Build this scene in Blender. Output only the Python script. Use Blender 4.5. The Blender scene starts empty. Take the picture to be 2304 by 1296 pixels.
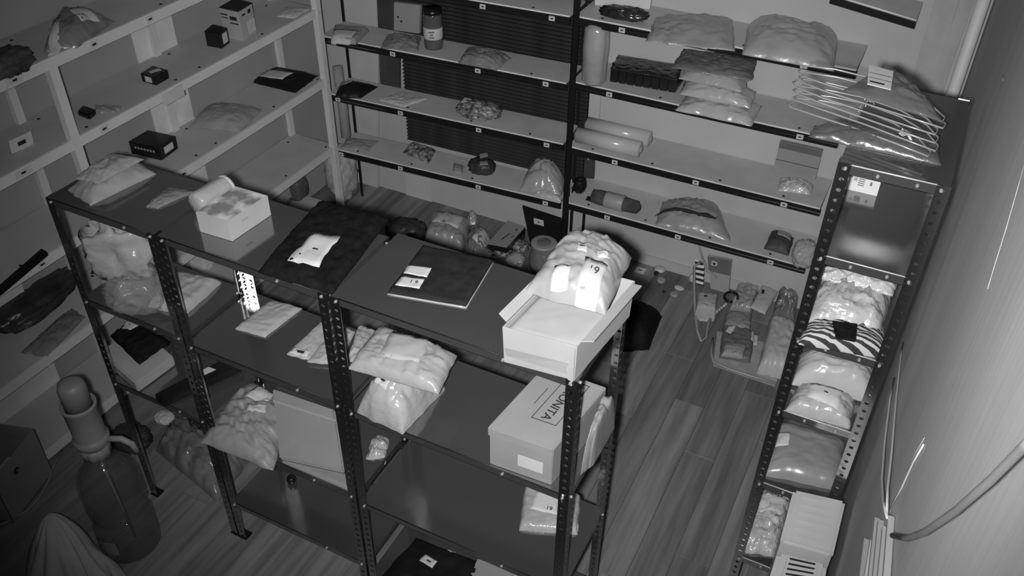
import bpy, bmesh, math, random
from mathutils import Vector, Matrix, noise

# ------------------------------------------------------------------ camera, world, light
SC = bpy.context.scene
COL = SC.collection
FW, FH, FPX = 2304.0, 1296.0, 2023.22
CAM = Vector((2.74327124, -1.7365248, 3.41458509))
RX = Vector((0.89352804, 0.44886836, 0.01117274))
RY = Vector((-0.28259805, 0.54286149, 0.79084748))
RZ = Vector((0.34892116, -0.7098018, 0.61191129))
cd = bpy.data.cameras.new('camera')
cam = bpy.data.objects.new('camera', cd)
COL.objects.link(cam)
M4 = Matrix.Identity(4)
for i in range(3):
    M4[i][0], M4[i][1], M4[i][2], M4[i][3] = RX[i], RY[i], RZ[i], CAM[i]
cam.matrix_world = M4
cd.sensor_width = 36.0
cd.lens = FPX / FW * 36.0
cd.clip_start = 0.02
SC.camera = cam
SC.view_settings.view_transform = 'Standard'
SC.view_settings.look = 'None'
SC.view_settings.gamma = 1.0
SC.view_settings.use_curve_mapping = False
SC.view_settings.exposure = 0.0
w = bpy.data.worlds.new('dim_room')
w.use_nodes = True
w.node_tree.nodes['Background'].inputs[0].default_value = (0.5, 0.5, 0.5, 1)
w.node_tree.nodes['Background'].inputs[1].default_value = 0.06
SC.world = w
# the infrared lamp of the surveillance camera, just beside its lens
ld = bpy.data.lights.new('infrared_lamp', 'SPOT')
ld.energy = 690
ld.spot_size = math.radians(80)
ld.spot_blend = 1.0
ld.shadow_soft_size = 0.03
lo = bpy.data.objects.new('infrared_lamp', ld)
COL.objects.link(lo)
LP = CAM - RX * 0.075 - RY * 0.02
lo.location = LP
aim = (CAM - RZ * 3.5 + RX * 0.16 + RY * 0.38) - LP
lo.rotation_euler = aim.to_track_quat('-Z', 'Y').to_euler()

# ------------------------------------------------------------------ helpers
def ray(u, v):
    return RX * ((u - FW / 2) / FPX) - RY * ((v - FH / 2) / FPX) - RZ
def hit(u, v, ax, val):
    d = ray(u, v)
    return CAM + d * ((val - CAM[ax]) / d[ax])
def hx(u, v, x): return hit(u, v, 0, x)
def hy(u, v, y): return hit(u, v, 1, y)
def hz(u, v, z): return hit(u, v, 2, z)
def Q(z, *p): return [hz(a, b, z) for a, b in p]
UP = Vector((0, 0, 1))
ORG = {}
def N3(p, s=1.0): return noise.noise(Vector(p) * s)

MATS = {}
def mat(name, v, rough=0.6, spec=0.35, var=0.12, vs=8.0, bump=0.0, bs=30.0, stretch=None, aniso=0.0, clear=0.0, metal=0.0, rand=0.0, thr=None, ior=1.45):
    if name in MATS: return MATS[name]
    m = bpy.data.materials.new(name)
    m.use_nodes = True
    nt = m.node_tree
    b = nt.nodes['Principled BSDF']
    tc = nt.nodes.new('ShaderNodeTexCoord')
    mp = nt.nodes.new('ShaderNodeMapping')
    nt.links.new(tc.outputs['Object'], mp.inputs[0])
    if stretch: mp.inputs['Scale'].default_value = stretch
    if rand:
        oi = nt.nodes.new('ShaderNodeObjectInfo')
        mu = nt.nodes.new('ShaderNodeMath'); mu.operation = 'MULTIPLY'; mu.inputs[1].default_value = 37.0
        nt.links.new(oi.outputs['Random'], mu.inputs[0])
        nt.links.new(mu.outputs[0], mp.inputs['Location'])
    nz = nt.nodes.new('ShaderNodeTexNoise')
    nz.inputs['Scale'].default_value = vs
    nz.inputs['Detail'].default_value = 5
    nt.links.new(mp.outputs[0], nz.inputs['Vector'])
    rp = nt.nodes.new('ShaderNodeValToRGB')
    a, c = v * (1 - var), v * (1 + var)
    rp.color_ramp.elements[0].color = (a, a, a, 1)
    rp.color_ramp.elements[1].color = (c, c, c, 1)
    rp.color_ramp.elements[0].position, rp.color_ramp.elements[1].position = thr or (0.3, 0.7)
    nt.links.new(nz.outputs['Fac'], rp.inputs[0])
    col = rp.outputs[0]
    if rand:
        mr = nt.nodes.new('ShaderNodeMapRange')
        mr.inputs[3].default_value = 1 - rand; mr.inputs[4].default_value = 1 + rand
        nt.links.new(oi.outputs['Random'], mr.inputs[0])
        mx = nt.nodes.new('ShaderNodeMix'); mx.data_type = 'RGBA'; mx.blend_type = 'MULTIPLY'; mx.inputs[0].default_value = 1
        nt.links.new(col, mx.inputs[6]); nt.links.new(mr.outputs[0], mx.inputs[7]); col = mx.outputs[2]
    nt.links.new(col, b.inputs['Base Color'])
    b.inputs['Roughness'].default_value = rough
    b.inputs['Specular IOR Level'].default_value = spec
    b.inputs['Metallic'].default_value = metal
    b.inputs['IOR'].default_value = ior
    if aniso: b.inputs['Anisotropic'].default_value = aniso
    if bump:
        n2 = nt.nodes.new('ShaderNodeTexNoise'); n2.inputs['Scale'].default_value = bs; n2.inputs['Detail'].default_value = 3
        nt.links.new(mp.outputs[0], n2.inputs['Vector'])
        bp = nt.nodes.new('ShaderNodeBump'); bp.inputs['Strength'].default_value = bump; bp.inputs['Distance'].default_value = 0.01
        nt.links.new(n2.outputs['Fac'], bp.inputs['Height']); nt.links.new(bp.outputs[0], b.inputs['Normal'])
    if clear:
        tr = nt.nodes.new('ShaderNodeBsdfTransparent')
        ms = nt.nodes.new('ShaderNodeMixShader'); ms.inputs[0].default_value = clear
        out = nt.nodes['Material Output']
        nt.links.new(b.outputs[0], ms.inputs[1]); nt.links.new(tr.outputs[0], ms.inputs[2]); nt.links.new(ms.outputs[0], out.inputs[0])
    MATS[name] = m
    return m

WALL = mat('painted_wall', 0.4, 0.8, 0.2, 0.07, 2.5, 0.05, 60)
WALLR = mat('streaked_wall', 0.44, 0.75, 0.25, 0.10, 5.0, 0.05, 40, stretch=(1, 1, .12))
PLANK = mat('laminate_plank', 0.15, 0.45, 0.4, 0.32, 5.0, 0.04, 30, stretch=(5.0, .35, 1), rand=0.22)
GAP = mat('floor_gap', 0.09, 0.9, 0.1)
WHITE_METAL = mat('white_painted_metal', 0.55, 0.5, 0.3, 0.05)
WHITE_DECK = mat('white_painted_deck', 0.4, 0.55, 0.3, 0.06)
DECK = mat('grey_deck_board', 0.43, 0.5, 0.3, 0.08)
EDGE = mat('pale_deck_edge', 0.6, 0.5, 0.3)
BLACKM = mat('black_painted_metal', 0.010, 0.4, 0.3, 0.2)
RACKM = mat('graphite_sheet_metal', 0.048, 0.12, 0.8, 0.1, 3.0, ior=2.4)
POSTM = mat('graphite_angle_metal', 0.012, 0.16, 0.8, 0.1, ior=3.2)
BOLT = mat('zinc_bolt', 0.42, 0.35, 0.5, 0.05, metal=0.5)
LIP_EDGE = mat('pale_lip_edge', 0.45, 0.3, 0.6, 0.2, 20)  # paler than the sheet metal, for the right rack's front shelf edges
PAPER = mat('white_paper', 0.46, 0.7, 0.2, 0.04)
INK = mat('black_ink', 0.02, 0.7, 0.2, 0.0)
WPOLY = mat('white_poly_bag', 0.3, 0.2, 0.6, 0.1, 12, 0.45, 28)
GPOLY = mat('grey_poly_bag', 0.25, 0.26, 0.5, 0.12, 10, 0.3, 25)
DPOLY = mat('dim_grey_poly_bag', 0.15, 0.26, 0.5, 0.15, 10, 0.35, 25)
BPOLY = mat('black_poly_bag', 0.008, 0.5, 0.25, 0.3, 10, 0.1, 25)
BCLOTH = mat('black_cloth', 0.009, 0.9, 0.05, 0.4, 30, 0.2, 90)
CLEAR = mat('clear_film', 0.55, 0.16, 0.7, 0.2, 10, 0.35, 30, clear=0.62)
CLEARD = mat('clear_film_thin', 0.45, 0.15, 0.7, 0.2, 10, 0.4, 30, clear=0.78)
FOIL = mat('shiny_film', 0.40, 0.14, 0.9, 0.2, 10, 0.8, 40)
CARD = mat('white_carton', 0.34, 0.6, 0.25, 0.05)
GCARD = mat('grey_carton', 0.24, 0.65, 0.2, 0.06)
BROWN = mat('cardboard', 0.20, 0.75, 0.15, 0.08)
BPLAST = mat('black_plastic', 0.010, 0.3, 0.4, 0.3)
GPLAST = mat('grey_plastic', 0.26, 0.4, 0.4, 0.05)
WPLAST = mat('white_plastic', 0.4, 0.4, 0.4, 0.03)
WIRE = mat('steel_wire', 0.28, 0.3, 0.6, 0.1, metal=0.3)
PUMPM = mat('pump_plastic', 0.20, 0.45, 0.35, 0.05)
BOTTLE = mat('blue_bottle_plastic', 0.09, 0.05, 0.8, 0.1, clear=0.68, ior=1.6)
PRINT = mat('printed_lid', 0.36, 0.6, 0.3, 0.5, 14, thr=(.42, .6))
LOUV = mat('dark_slat', 0.030, 0.5, 0.3, 0.3)
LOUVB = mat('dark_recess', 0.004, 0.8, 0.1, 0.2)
BOARD = mat('plaster_board', 0.42, 0.8, 0.2, 0.05)
DSTRIP = mat('dark_stained_strip', 0.05, 0.7, 0.2, 0.3, 6)
TEXT = mat('grey_textile', 0.34, 0.9, 0.1, 0.25, 18, 0.3, 60)
PATCH = mat('patchy_film', 0.18, 0.18, 0.7, 0.75, 38, 0.7, 40, thr=(.38, .64))

def stripes(name, a, c, scale, axis=1):
    m = bpy.data.materials.new(name); m.use_nodes = True
    nt = m.node_tree; b = nt.nodes['Principled BSDF']
    tc = nt.nodes.new('ShaderNodeTexCoord'); wv = nt.nodes.new('ShaderNodeTexWave')
    wv.bands_direction = 'XYZ'[axis]; wv.inputs['Scale'].default_value = scale; wv.inputs['Distortion'].default_value = 1.0
    rp = nt.nodes.new('ShaderNodeValToRGB'); rp.color_ramp.interpolation = 'CONSTANT'
    rp.color_ramp.elements[0].color = (a, a, a, 1); rp.color_ramp.elements[1].color = (c, c, c, 1); rp.color_ramp.elements[1].position = .5
    nt.links.new(tc.outputs['Object'], wv.inputs[0]); nt.links.new(wv.outputs['Fac'], rp.inputs[0]); nt.links.new(rp.outputs[0], b.inputs['Base Color'])
    b.inputs['Roughness'].default_value = .8
    return m
STRIPE = stripes('striped_textile', 0.012, 0.36, 21.0)
ZEBRA = stripes('black_white_pattern', 0.01, 0.6, 9.0, 2)

def ob(name, me, m, parent=None, org=None, smooth=False):
    o = bpy.data.objects.new(name, me)
    COL.objects.link(o)
    if m and not me.materials: me.materials.append(m)
    if parent is not None:
        o.parent = parent; ORG[o] = ORG[parent]
    else:
        o.location = org; ORG[o] = Vector(org)
    if smooth: me.polygons.foreach_set('use_smooth', [True] * len(me.polygons))
    return o
def tag(o, label, cat, group=None, kind=None):
    if label: o['label'] = label
    if cat: o['category'] = cat
    if group: o['group'] = group
    if kind: o['kind'] = kind
    return o
def thing(name, label, cat, org, group=None, kind=None):
    o = bpy.data.objects.new(name, None)
    COL.objects.link(o); o.location = org; o.empty_display_size = .05; ORG[o] = Vector(org)
    return tag(o, label, cat, group, kind)
def raw(name, V, F, m, parent=None, org=None, smooth=False, bevel=0.0):
    O = ORG[parent] if parent is not None else Vector(org)
    me = bpy.data.meshes.new(name)
    me.from_pydata([Vector(v) - O for v in V], [], F)
    if bevel:
        bm = bmesh.new(); bm.from_mesh(me)
        bmesh.ops.bevel(bm, geom=bm.edges[:], offset=bevel, segments=2, affect='EDGES', clamp_overlap=True)
        bm.to_mesh(me); bm.free()
    me.update()
    return ob(name, me, m, parent, O, smooth)
BF = [(0, 3, 2, 1), (4, 5, 6, 7), (0, 1, 5, 4), (1, 2, 6, 5), (2, 3, 7, 6), (3, 0, 4, 7)]
def hexa(name, B, Tp, m, parent=None, org=None, bevel=0.0):
    return raw(name, list(B) + list(Tp), BF, m, parent, org, bevel=bevel)
def base_of(P): return (P[0] + P[1] + P[2] + P[3]) / 4
def prism(name, P, h, m, parent=None, org=None, bevel=0.0, down=0.0, inset=0.0):
    c = base_of(P)
    return hexa(name, [p - UP * down for p in P], [p + (c - p) * inset + UP * h for p in P], m, parent, org or (c - UP * down), bevel)
def bx(name, x0, x1, y0, y1, z0, z1, m, parent=None, org=None, bevel=0.0):
    B = [(x0, y0, z0), (x1, y0, z0), (x1, y1, z0), (x0, y1, z0)]
    Tp = [(x0, y0, z1), (x1, y0, z1), (x1, y1, z1), (x0, y1, z1)]
    return hexa(name, B, Tp, m, parent, org or Vector(((x0 + x1) / 2, (y0 + y1) / 2, z0)), bevel)
def bil(P, u, v):
    return P[0] * ((1 - u) * (1 - v)) + P[1] * (u * (1 - v)) + P[2] * (u * v) + P[3] * ((1 - u) * v)
def sm(t):
    t = max(0.0, min(1.0, t)); return t * t * (3 - 2 * t)
def ridge(p): return 1 - abs(noise.noise(p)) * 2

def padsurf(P, h, seed=0, wr=.2, rise=.3, lift=.003, jit=.025, freq=5.0, dome=.5):
    off = Vector((seed * 7.3, seed * 3.1, seed * 1.7))
    su = ((P[1] - P[0]).length + (P[2] - P[3]).length) / 2
    sv = ((P[3] - P[0]).length + (P[2] - P[1]).length) / 2
    def S(u, v):
        b = bil(P, u, v)
        u = max(0.0, min(1.0, u)); v = max(0.0, min(1.0, v))
        t = min(u, 1 - u, v, 1 - v) * 2
        du = (N3((u * 4, v * 4, seed), 1)) * jit * su
        dv = (N3((u * 4, v * 4, seed + 9), 1)) * jit * sv
        b = b + (P[1] - P[0]).normalized() * du + (P[3] - P[0]).normalized() * dv
        pe = max(2.0, 1.25 / max(rise, .04)); k = ((1 - abs(2 * u - 1) ** pe) * (1 - abs(2 * v - 1) ** pe)) ** .62
        prof = k * (1 - dome + dome * (1 - (2 * u - 1) ** 2) ** .5 * (1 - (2 * v - 1) ** 2) ** .5)
        q = Vector((u * su * freq * 4, v * sv * freq * 4, seed)) + off
        wk = 1.35 * (ridge(q + Vector((N3(q * .5, 1), N3(q * .5 + off, 1), 0)) * 1.5) * .6 + ridge(q * 2.1) * .3 + ridge(Vector((q.x * .7, q.y * 2.6, q.z))) * .25 - .6)
        z = lift + h * prof + wr * h * wk * (0.25 + .75 * k)
        return b, max(z, .002)
    return S
def pad(name, P, h, m, parent=None, org=None, n=32, **kw):
    S = padsurf(P, h, **kw)
    V = []; F = []
    for j in range(n + 1):
        for i in range(n + 1):
            b, z = S(i / n, j / n); V.append(b + UP * z)
    N = len(V); r = n + 1
    for j in range(n):
        for i in range(n):
            a = j * r + i; F.append((a, a + 1, a + r + 1, a + r))
    ring = [i for i in range(n)] + [n + j * r for j in range(n)] + [n * r + n - i for i in range(n)] + [(n - j) * r for j in range(n)]
    for k in ring:
        u, v = (k % r) / n, (k // r) / n
        V.append(S(u, v)[0])
    L = len(ring)
    for k in range(L):
        F.append((ring[(k + 1) % L], ring[k], N + k, N + (k + 1) % L))
    F.append(tuple(N + k for k in range(L))[::-1])
    o = raw(name, V, F, m, parent, org or base_of(P), smooth=True)
    return o, S
def uv_of(P, p):
    # inverse bilinear in plan, a few Newton steps
    u = v = .5
    for _ in range(12):
        e = bil(P, u, v) - p
        du = (P[1] - P[0]) * (1 - v) + (P[2] - P[3]) * v
        dv = (P[3] - P[0]) * (1 - u) + (P[2] - P[1]) * u
        det = du.x * dv.y - du.y * dv.x
        if abs(det) < 1e-9: break
        u -= (e.x * dv.y - e.y * dv.x) / det
        v -= (du.x * e.y - du.y * e.x) / det
    return u, v
def on_pad(name, P, S, px, zref, m=None, parent=None, n=6, t=.0015):
    """a sheet lying on a pad; px are its corners in plan at height zref"""
    C4 = [uv_of(P, hz(a, b, zref)) for a, b in px]
    V = []; F = []
    for j in range(n + 1):
        for i in range(n + 1):
            a, b = i / n, j / n
            u = C4[0][0] * (1 - a) * (1 - b) + C4[1][0] * a * (1 - b) + C4[2][0] * a * b + C4[3][0] * (1 - a) * b
            v = C4[0][1] * (1 - a) * (1 - b) + C4[1][1] * a * (1 - b) + C4[2][1] * a * b + C4[3][1] * (1 - a) * b
            q, z = S(u, v); V.append(q + UP * (z + .003))
    N = len(V); r = n + 1
    V += [p + UP * t for p in V[:N]]
    for j in range(n):
        for i in range(n):
            a = j * r + i; F.append((a, a + r, a + r + 1, a + 1)); F.append((N + a, N + a + 1, N + a + r + 1, N + a + r))
    for i in range(n):
        for a, b in ((i, i + 1), (n + i * r, n + (i + 1) * r), (n * r + n - i, n * r + n - i - 1), ((n - i) * r, (n - i - 1) * r)):
            F.append((a, b, N + b, N + a))
    o = raw(name, V, F, m or PAPER, parent, smooth=True)
    mid = V[N + (n // 2) * r + n // 2]
    return o, mid, (V[N + n] - V[N]).normalized(), (V[N + n * r] - V[N]).normalized()
def slab(name, P, t, m, parent=None, org=None, nrm=None):
    """thin sheet from four world corners, thickness along its normal"""
    nn = nrm or (P[1] - P[0]).cross(P[3] - P[0]).normalized()
    return hexa(name, P, [p + nn * t for p in P], m, parent, org or base_of(P))
def writing(txt, pos, xd, yd, size, parent, m=None, thick=.0006, name='writing'):
    cu = bpy.data.curves.new(name, 'FONT')
    cu.body = txt; cu.size = size; cu.align_x = 'CENTER'; cu.align_y = 'CENTER'; cu.extrude = thick
    cu.materials.append(m or INK)
    o = bpy.data.objects.new(name, cu); COL.objects.link(o)
    xd = xd.normalized(); zd = xd.cross(yd).normalized(); yd = zd.cross(xd)
    mw = Matrix.Identity(4)
    p = pos - ORG[parent] + zd * .0015
    for i in range(3): mw[i][0], mw[i][1], mw[i][2], mw[i][3] = xd[i], yd[i], zd[i], p[i]
    bpy.context.view_layer.update()
    me = bpy.data.meshes.new_from_object(o)
    bpy.data.objects.remove(o)
    o = bpy.data.objects.new(name, me); COL.objects.link(o)
    o.parent = parent; o.matrix_local = mw; ORG[o] = ORG[parent]
    return o
def mark(pos, xd, yd, wd, ht, parent, m=None, name='print_mark', t=.0012):
    xd = xd.normalized(); zd = xd.cross(yd).normalized(); yd = zd.cross(xd)
    P = [pos - xd * wd / 2 - yd * ht / 2, pos + xd * wd / 2 - yd * ht / 2, pos + xd * wd / 2 + yd * ht / 2, pos - xd * wd / 2 + yd * ht / 2]
    return hexa(name, [p + zd * .0003 for p in P], [p + zd * t for p in P], m or INK, parent)
def tube(name, pts, r, m, parent=None, org=None, seg=8, closed=False, radii=None):
    pts = [Vector(p) for p in pts]; V = []; F = []; n = len(pts)
    for i, p in enumerate(pts):
        a = pts[(i - 1) % n] if (i or closed) else p
        b = pts[(i + 1) % n] if (i < n - 1 or closed) else p
        d = (b - a).normalized()
        x = d.cross(UP)
        if x.length < .05: x = d.cross(Vector((1, 0, 0)))
        x.normalize(); y = d.cross(x)
        rr = radii[i] if radii else r
        for k in range(seg):
            t = 2 * math.pi * k / seg; V.append(p + x * math.cos(t) * rr + y * math.sin(t) * rr)
    for i in range(n if closed else n - 1):
        j = (i + 1) % n
        for k in range(seg):
            l = (k + 1) % seg; F.append((i * seg + k, j * seg + k, j * seg + l, i * seg + l))
    if not closed: F.append(tuple(range(seg))); F.append(tuple((n - 1) * seg + k for k in range(seg))[::-1])
    return raw(name, V, F, m, parent, org or pts[0], smooth=True)
def lathe(name, prof, c, m, parent=None, org=None, seg=28, axis=None, smooth=True, rib=None):
    """prof: (radius, along-axis)"""
    ax = (axis or UP).normalized()
    x = ax.cross(Vector((0, 1, 0.01))).normalized(); y = ax.cross(x)
    V = []; F = []
    for r, z in prof:
        for k in range(seg):
            t = 2 * math.pi * k / seg
            rr = r * (1 + (rib[0] * math.cos(rib[1] * t) if rib else 0))
            V.append(c + ax * z + x * math.cos(t) * rr + y * math.sin(t) * rr)
    for i in range(len(prof) - 1):
        for k in range(seg):
            l = (k + 1) % seg; F.append((i * seg + k, (i + 1) * seg + k, (i + 1) * seg + l, i * seg + l))
    F.append(tuple(range(seg))); F.append(tuple((len(prof) - 1) * seg + k for k in range(seg))[::-1])
    return raw(name, V, F, m, parent, org or c, smooth=smooth)
def lump(name, c, r, m, parent=None, org=None, seed=0, amp=.25, freq=3.0, rotz=0.0, power=2.6, sub=4, floor=True, tilt=None):
    """crumpled body; c is the middle of its base, r the half sizes (z: full height/2)"""
    bm = bmesh.new(); bmesh.ops.create_icosphere(bm, subdivisions=sub, radius=1)
    off = Vector((seed * 5.1, seed * 2.3, seed)); R = Matrix.Rotation(rotz, 3, 'Z')
    if tilt: R = R @ Matrix.Rotation(tilt, 3, 'X')
    for v in bm.verts:
        p = v.co.copy()
        k = (abs(p.x) ** power + abs(p.y) ** power + abs(p.z) ** power) ** (-1 / power)
        q = p * freq + off
        d = 1 + amp * (ridge(q) * .55 + ridge(q * 2.3) * .3 - .45)
        p = p * k * d
        p = R @ Vector((p.x * r[0], p.y * r[1], p.z * r[2]))
        p.z += r[2]
        if floor and p.z < 0: p.z = 0
        v.co = p + Vector(c)
    O = ORG[parent] if parent is not None else Vector(org or c)
    for v in bm.verts: v.co -= O
    me = bpy.data.meshes.new(name); bm.to_mesh(me); bm.free()
    return ob(name, me, m, parent, O, True)
def flat(o, kind='structure'): o['kind'] = kind; return o

# ------------------------------------------------------------------ structure
YW = 2.86
XWL = -0.95
fl = thing('floor', 'dark wood-look laminate floor of the stockroom', None, Vector((1, .5, 0)), kind='structure')
bx('underlay', XWL - .3, 3.2, -2.6, YW + .2, -.03, -.009, GAP, fl)
pw = 0.158
pm = {}
rnd = random.Random(3)
xi = XWL - .2
col = 0
while xi < 3.15:
    y = -2.6 + (-.9 * ((col * 0.37) % 1.0))
    while y < YW + .1:
        ln = 1.18
        key = 'p'
        if key not in pm:
            me = bpy.data.meshes.new('plank')
            bm = bmesh.new(); bmesh.ops.create_cube(bm, size=1)
            for v in bm.verts: v.co = Vector((v.co.x * (pw - .0016), v.co.y * (ln - .0016), v.co.z * .009 - .0045))
            bmesh.ops.bevel(bm, geom=[e for e in bm.edges if all(v.co.z > -.001 for v in e.verts)], offset=.0008, segments=1, affect='EDGES')
            bm.to_mesh(me); bm.free(); pm[key] = me
        o = ob('plank', pm[key], PLANK, fl)
        o.location = Vector((xi + pw / 2, y + ln / 2, 0)) - ORG[fl]
        y += ln
    xi += pw; col += 1
flat(bx('wall_back', XWL - .1, 3.1, YW, YW + .1, 0, 3.5, WALL))
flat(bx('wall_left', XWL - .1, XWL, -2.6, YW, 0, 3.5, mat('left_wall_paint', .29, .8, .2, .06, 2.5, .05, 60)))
flat(hexa('wall_right', [(2.945, -2.6, 0), (3.1, -2.6, 0), (3.1, YW, 0), (2.905, YW, 0)], [(2.945, -2.6, 3.5), (3.1, -2.6, 3.5), (3.1, YW, 3.5), (2.905, YW, 3.5)], WALLR, org=Vector((3, 0, 0))))
flat(bx('baseboard_back', .9, 2.9, YW - .015, YW - .001, .0, .07, WALL))
flat(hexa('baseboard_right', [(2.925, -2.6, 0), (2.944, -2.6, 0), (2.904, YW, 0), (2.886, YW, 0)], [(2.93, -2.6, .09), (2.944, -2.6, .09), (2.904, YW, .09), (2.891, YW, .09)], WALL, org=Vector((2.93, 0, 0))))

# boards and strips fixed on the back wall
def wallrect(name, px, y, m, t, label, cat, group=None):
    P = [hy(a, b, y) for a, b in px]
    o = hexa(name, P, [p + Vector((0, t, 0)) for p in P], m, None, base_of(P))
    return tag(o, label, cat, group)
lf = [(764, -60), (768, 20), (772, 45), (770, 60), (775, 110), (780, 118), (776, 150), (782, 175), (780, 190), (786, 240), (784, 262), (790, 290), (788, 320), (796, 380), (792, 440)]
PL = [hy(a, b, 2.835) for a, b in lf] + [hy(850, 455, 2.835), hy(852, -40, 2.835)]
nP = len(PL)
tag(raw('wall_board', PL + [p + Vector((0, .02, 0)) for p in PL], [tuple(range(nP)), tuple(range(2 * nP - 1, nP - 1, -1))] + [(i, (i + 1) % nP, nP + (i + 1) % nP, nP + i) for i in range(nP)], BOARD, None, PL[0]), 'pale plaster board with ragged left edge on back wall', 'wall board')
wallrect('wall_strip', [(856, 200), (899, 206), (897, -40), (846, -45)], 2.832, DSTRIP, .02, 'dark stained upright strip left of the slatted panel', 'wall strip')
wallrect('paper_sheet', [(916, 470), (972, 476), (971, 402), (910, 388)], 2.85, PAPER, .004, 'pale paper sheet fixed low on back wall below left shelves', 'paper')
wallrect('wall_patch', [(1300, 320), (1345, 325), (1360, 60), (1310, 60)], 2.845, BOARD, .01, 'greyer wall patch behind the clear tall bag on back shelves', 'wall patch')
# slatted panel behind the left back shelves
def lp(x): return 2.795 + (x - 1.0) * 0.03
sp = thing('slatted_panel', 'dark louvred panel with many level slats behind the left back shelves', 'slatted panel', Vector((.4, 2.78, .55)))
X0L, X1L = -.26, 0.99
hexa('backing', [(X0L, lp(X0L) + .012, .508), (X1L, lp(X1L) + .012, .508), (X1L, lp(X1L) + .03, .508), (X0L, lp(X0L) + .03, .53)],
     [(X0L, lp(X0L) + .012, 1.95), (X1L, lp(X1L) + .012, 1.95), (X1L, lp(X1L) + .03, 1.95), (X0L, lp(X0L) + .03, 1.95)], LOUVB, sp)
sme = None
for k in range(58):
    z = .515 + k * .0247
    if sme is None:
        o = hexa('slat', [(X0L, lp(X0L) - .004, z), (X1L, lp(X1L) - .004, z), (X1L, lp(X1L) + .011, z + .004), (X0L, lp(X0L) + .011, z + .004)],
             [(X0L, lp(X0L) - .004, z + .004), (X1L, lp(X1L) - .004, z + .004), (X1L, lp(X1L) + .011, z + .013), (X0L, lp(X0L) + .011, z + .013)], LOUV, sp)
        sme = o.data; z0s = z
    else:
        o = ob('slat', sme, LOUV, sp); o.location = (0, 0, z - z0s)

# ------------------------------------------------------------------ perforated angle posts
PW_, PP_ = .036, .034
POSTS = {}
def post_mesh(hgt, sx, sy, cells_white=False):
    key = (round(hgt, 3), sx, sy)
    if key in POSTS: return POSTS[key]
    bm = bmesh.new(); n = int(hgt / PP_); p = hgt / n; rh = .0062
    for leg in range(2):
        for c in range(n):
            z0 = c * p
            rect = [(0, 0), (.5, 0), (1, 0), (1, .5), (1, 1), (.5, 1), (0, 1), (0, .5)]
            outer = [(a * PW_, z0 + b * p) for a, b in rect]
            inner = [(PW_ * .54 + rh * 1.25 * math.cos(math.radians(225 + 45 * k)), z0 + p * .5 + rh * math.sin(math.radians(225 + 45 * k))) for k in range(8)]
            vo = [bm.verts.new((sx * a, 0, z) if leg == 0 else (0, sy * a, z)) for a, z in outer]
            vi = [bm.verts.new((sx * a, 0, z) if leg == 0 else (0, sy * a, z)) for a, z in inner]
            for k in range(8):
                bm.faces.new((vo[k], vo[(k + 1) % 8], vi[(k + 1) % 8], vi[k]))
    bmesh.ops.remove_doubles(bm, verts=bm.verts[:], dist=1e-5)
    bmesh.ops.recalc_face_normals(bm, faces=bm.faces[:])
    bmesh.ops.solidify(bm, geom=bm.faces[:], thickness=.0018)
    me = bpy.data.meshes.new('post'); bm.to_mesh(me); bm.free()
    POSTS[key] = me
    return me
BOLTM = None
def bolt(parent, pos, d):
    global BOLTM
    if BOLTM is None:
        bm = bmesh.new(); bmesh.ops.create_cone(bm, cap_ends=True, segments=8, radius1=.0055, radius2=.004, depth=.006)
        BOLTM = bpy.data.meshes.new('bolt'); bm.to_mesh(BOLTM); bm.free()
    o = ob('bolt', BOLTM, BOLT, parent)
    o.location = Vector(pos) - ORG[parent]; o.rotation_euler = Vector(d).to_track_quat('Z', 'Y').to_euler()
def tray(name, x0, x1, y0, y1, zl, zr, lip, m, parent):
    t = .0015; f = .012
    def z(x): return zl + (zr - zl) * (x - x0) / (x1 - x0)
    V = []; F = []
    def quadbox(a, b, c, d, nrm):
        i = len(V); V.extend([a, b, c, d, a + nrm, b + nrm, c + nrm, d + nrm]); F.extend([tuple(i + k for k in q) for q in BF])
    def P(x, y, dz=0): return Vector((x, y, z(x) + dz))
    quadbox(P(x0, y0, -t), P(x1, y0, -t), P(x1, y1, -t), P(x0, y1, -t), UP * t)
    for (xa, ya, xb, yb, n) in ((x0, y0, x1, y0, Vector((0, t, 0))), (x0, y1 - t, x1, y1 - t, Vector((0, t, 0))), (x0, y0, x0, y1, Vector((t, 0, 0))), (x1 - t, y0, x1 - t, y1, Vector((t, 0, 0)))):
        quadbox(P(xa, ya, -lip), P(xb, yb, -lip), P(xb, yb, -t), P(xa, ya, -t), n)
    quadbox(P(x0, y0, -lip), P(x1, y0, -lip), P(x1, y0 + f, -lip), P(x0, y0 + f, -lip), UP * t)
    return raw(name, V, F, m, parent)
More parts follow.
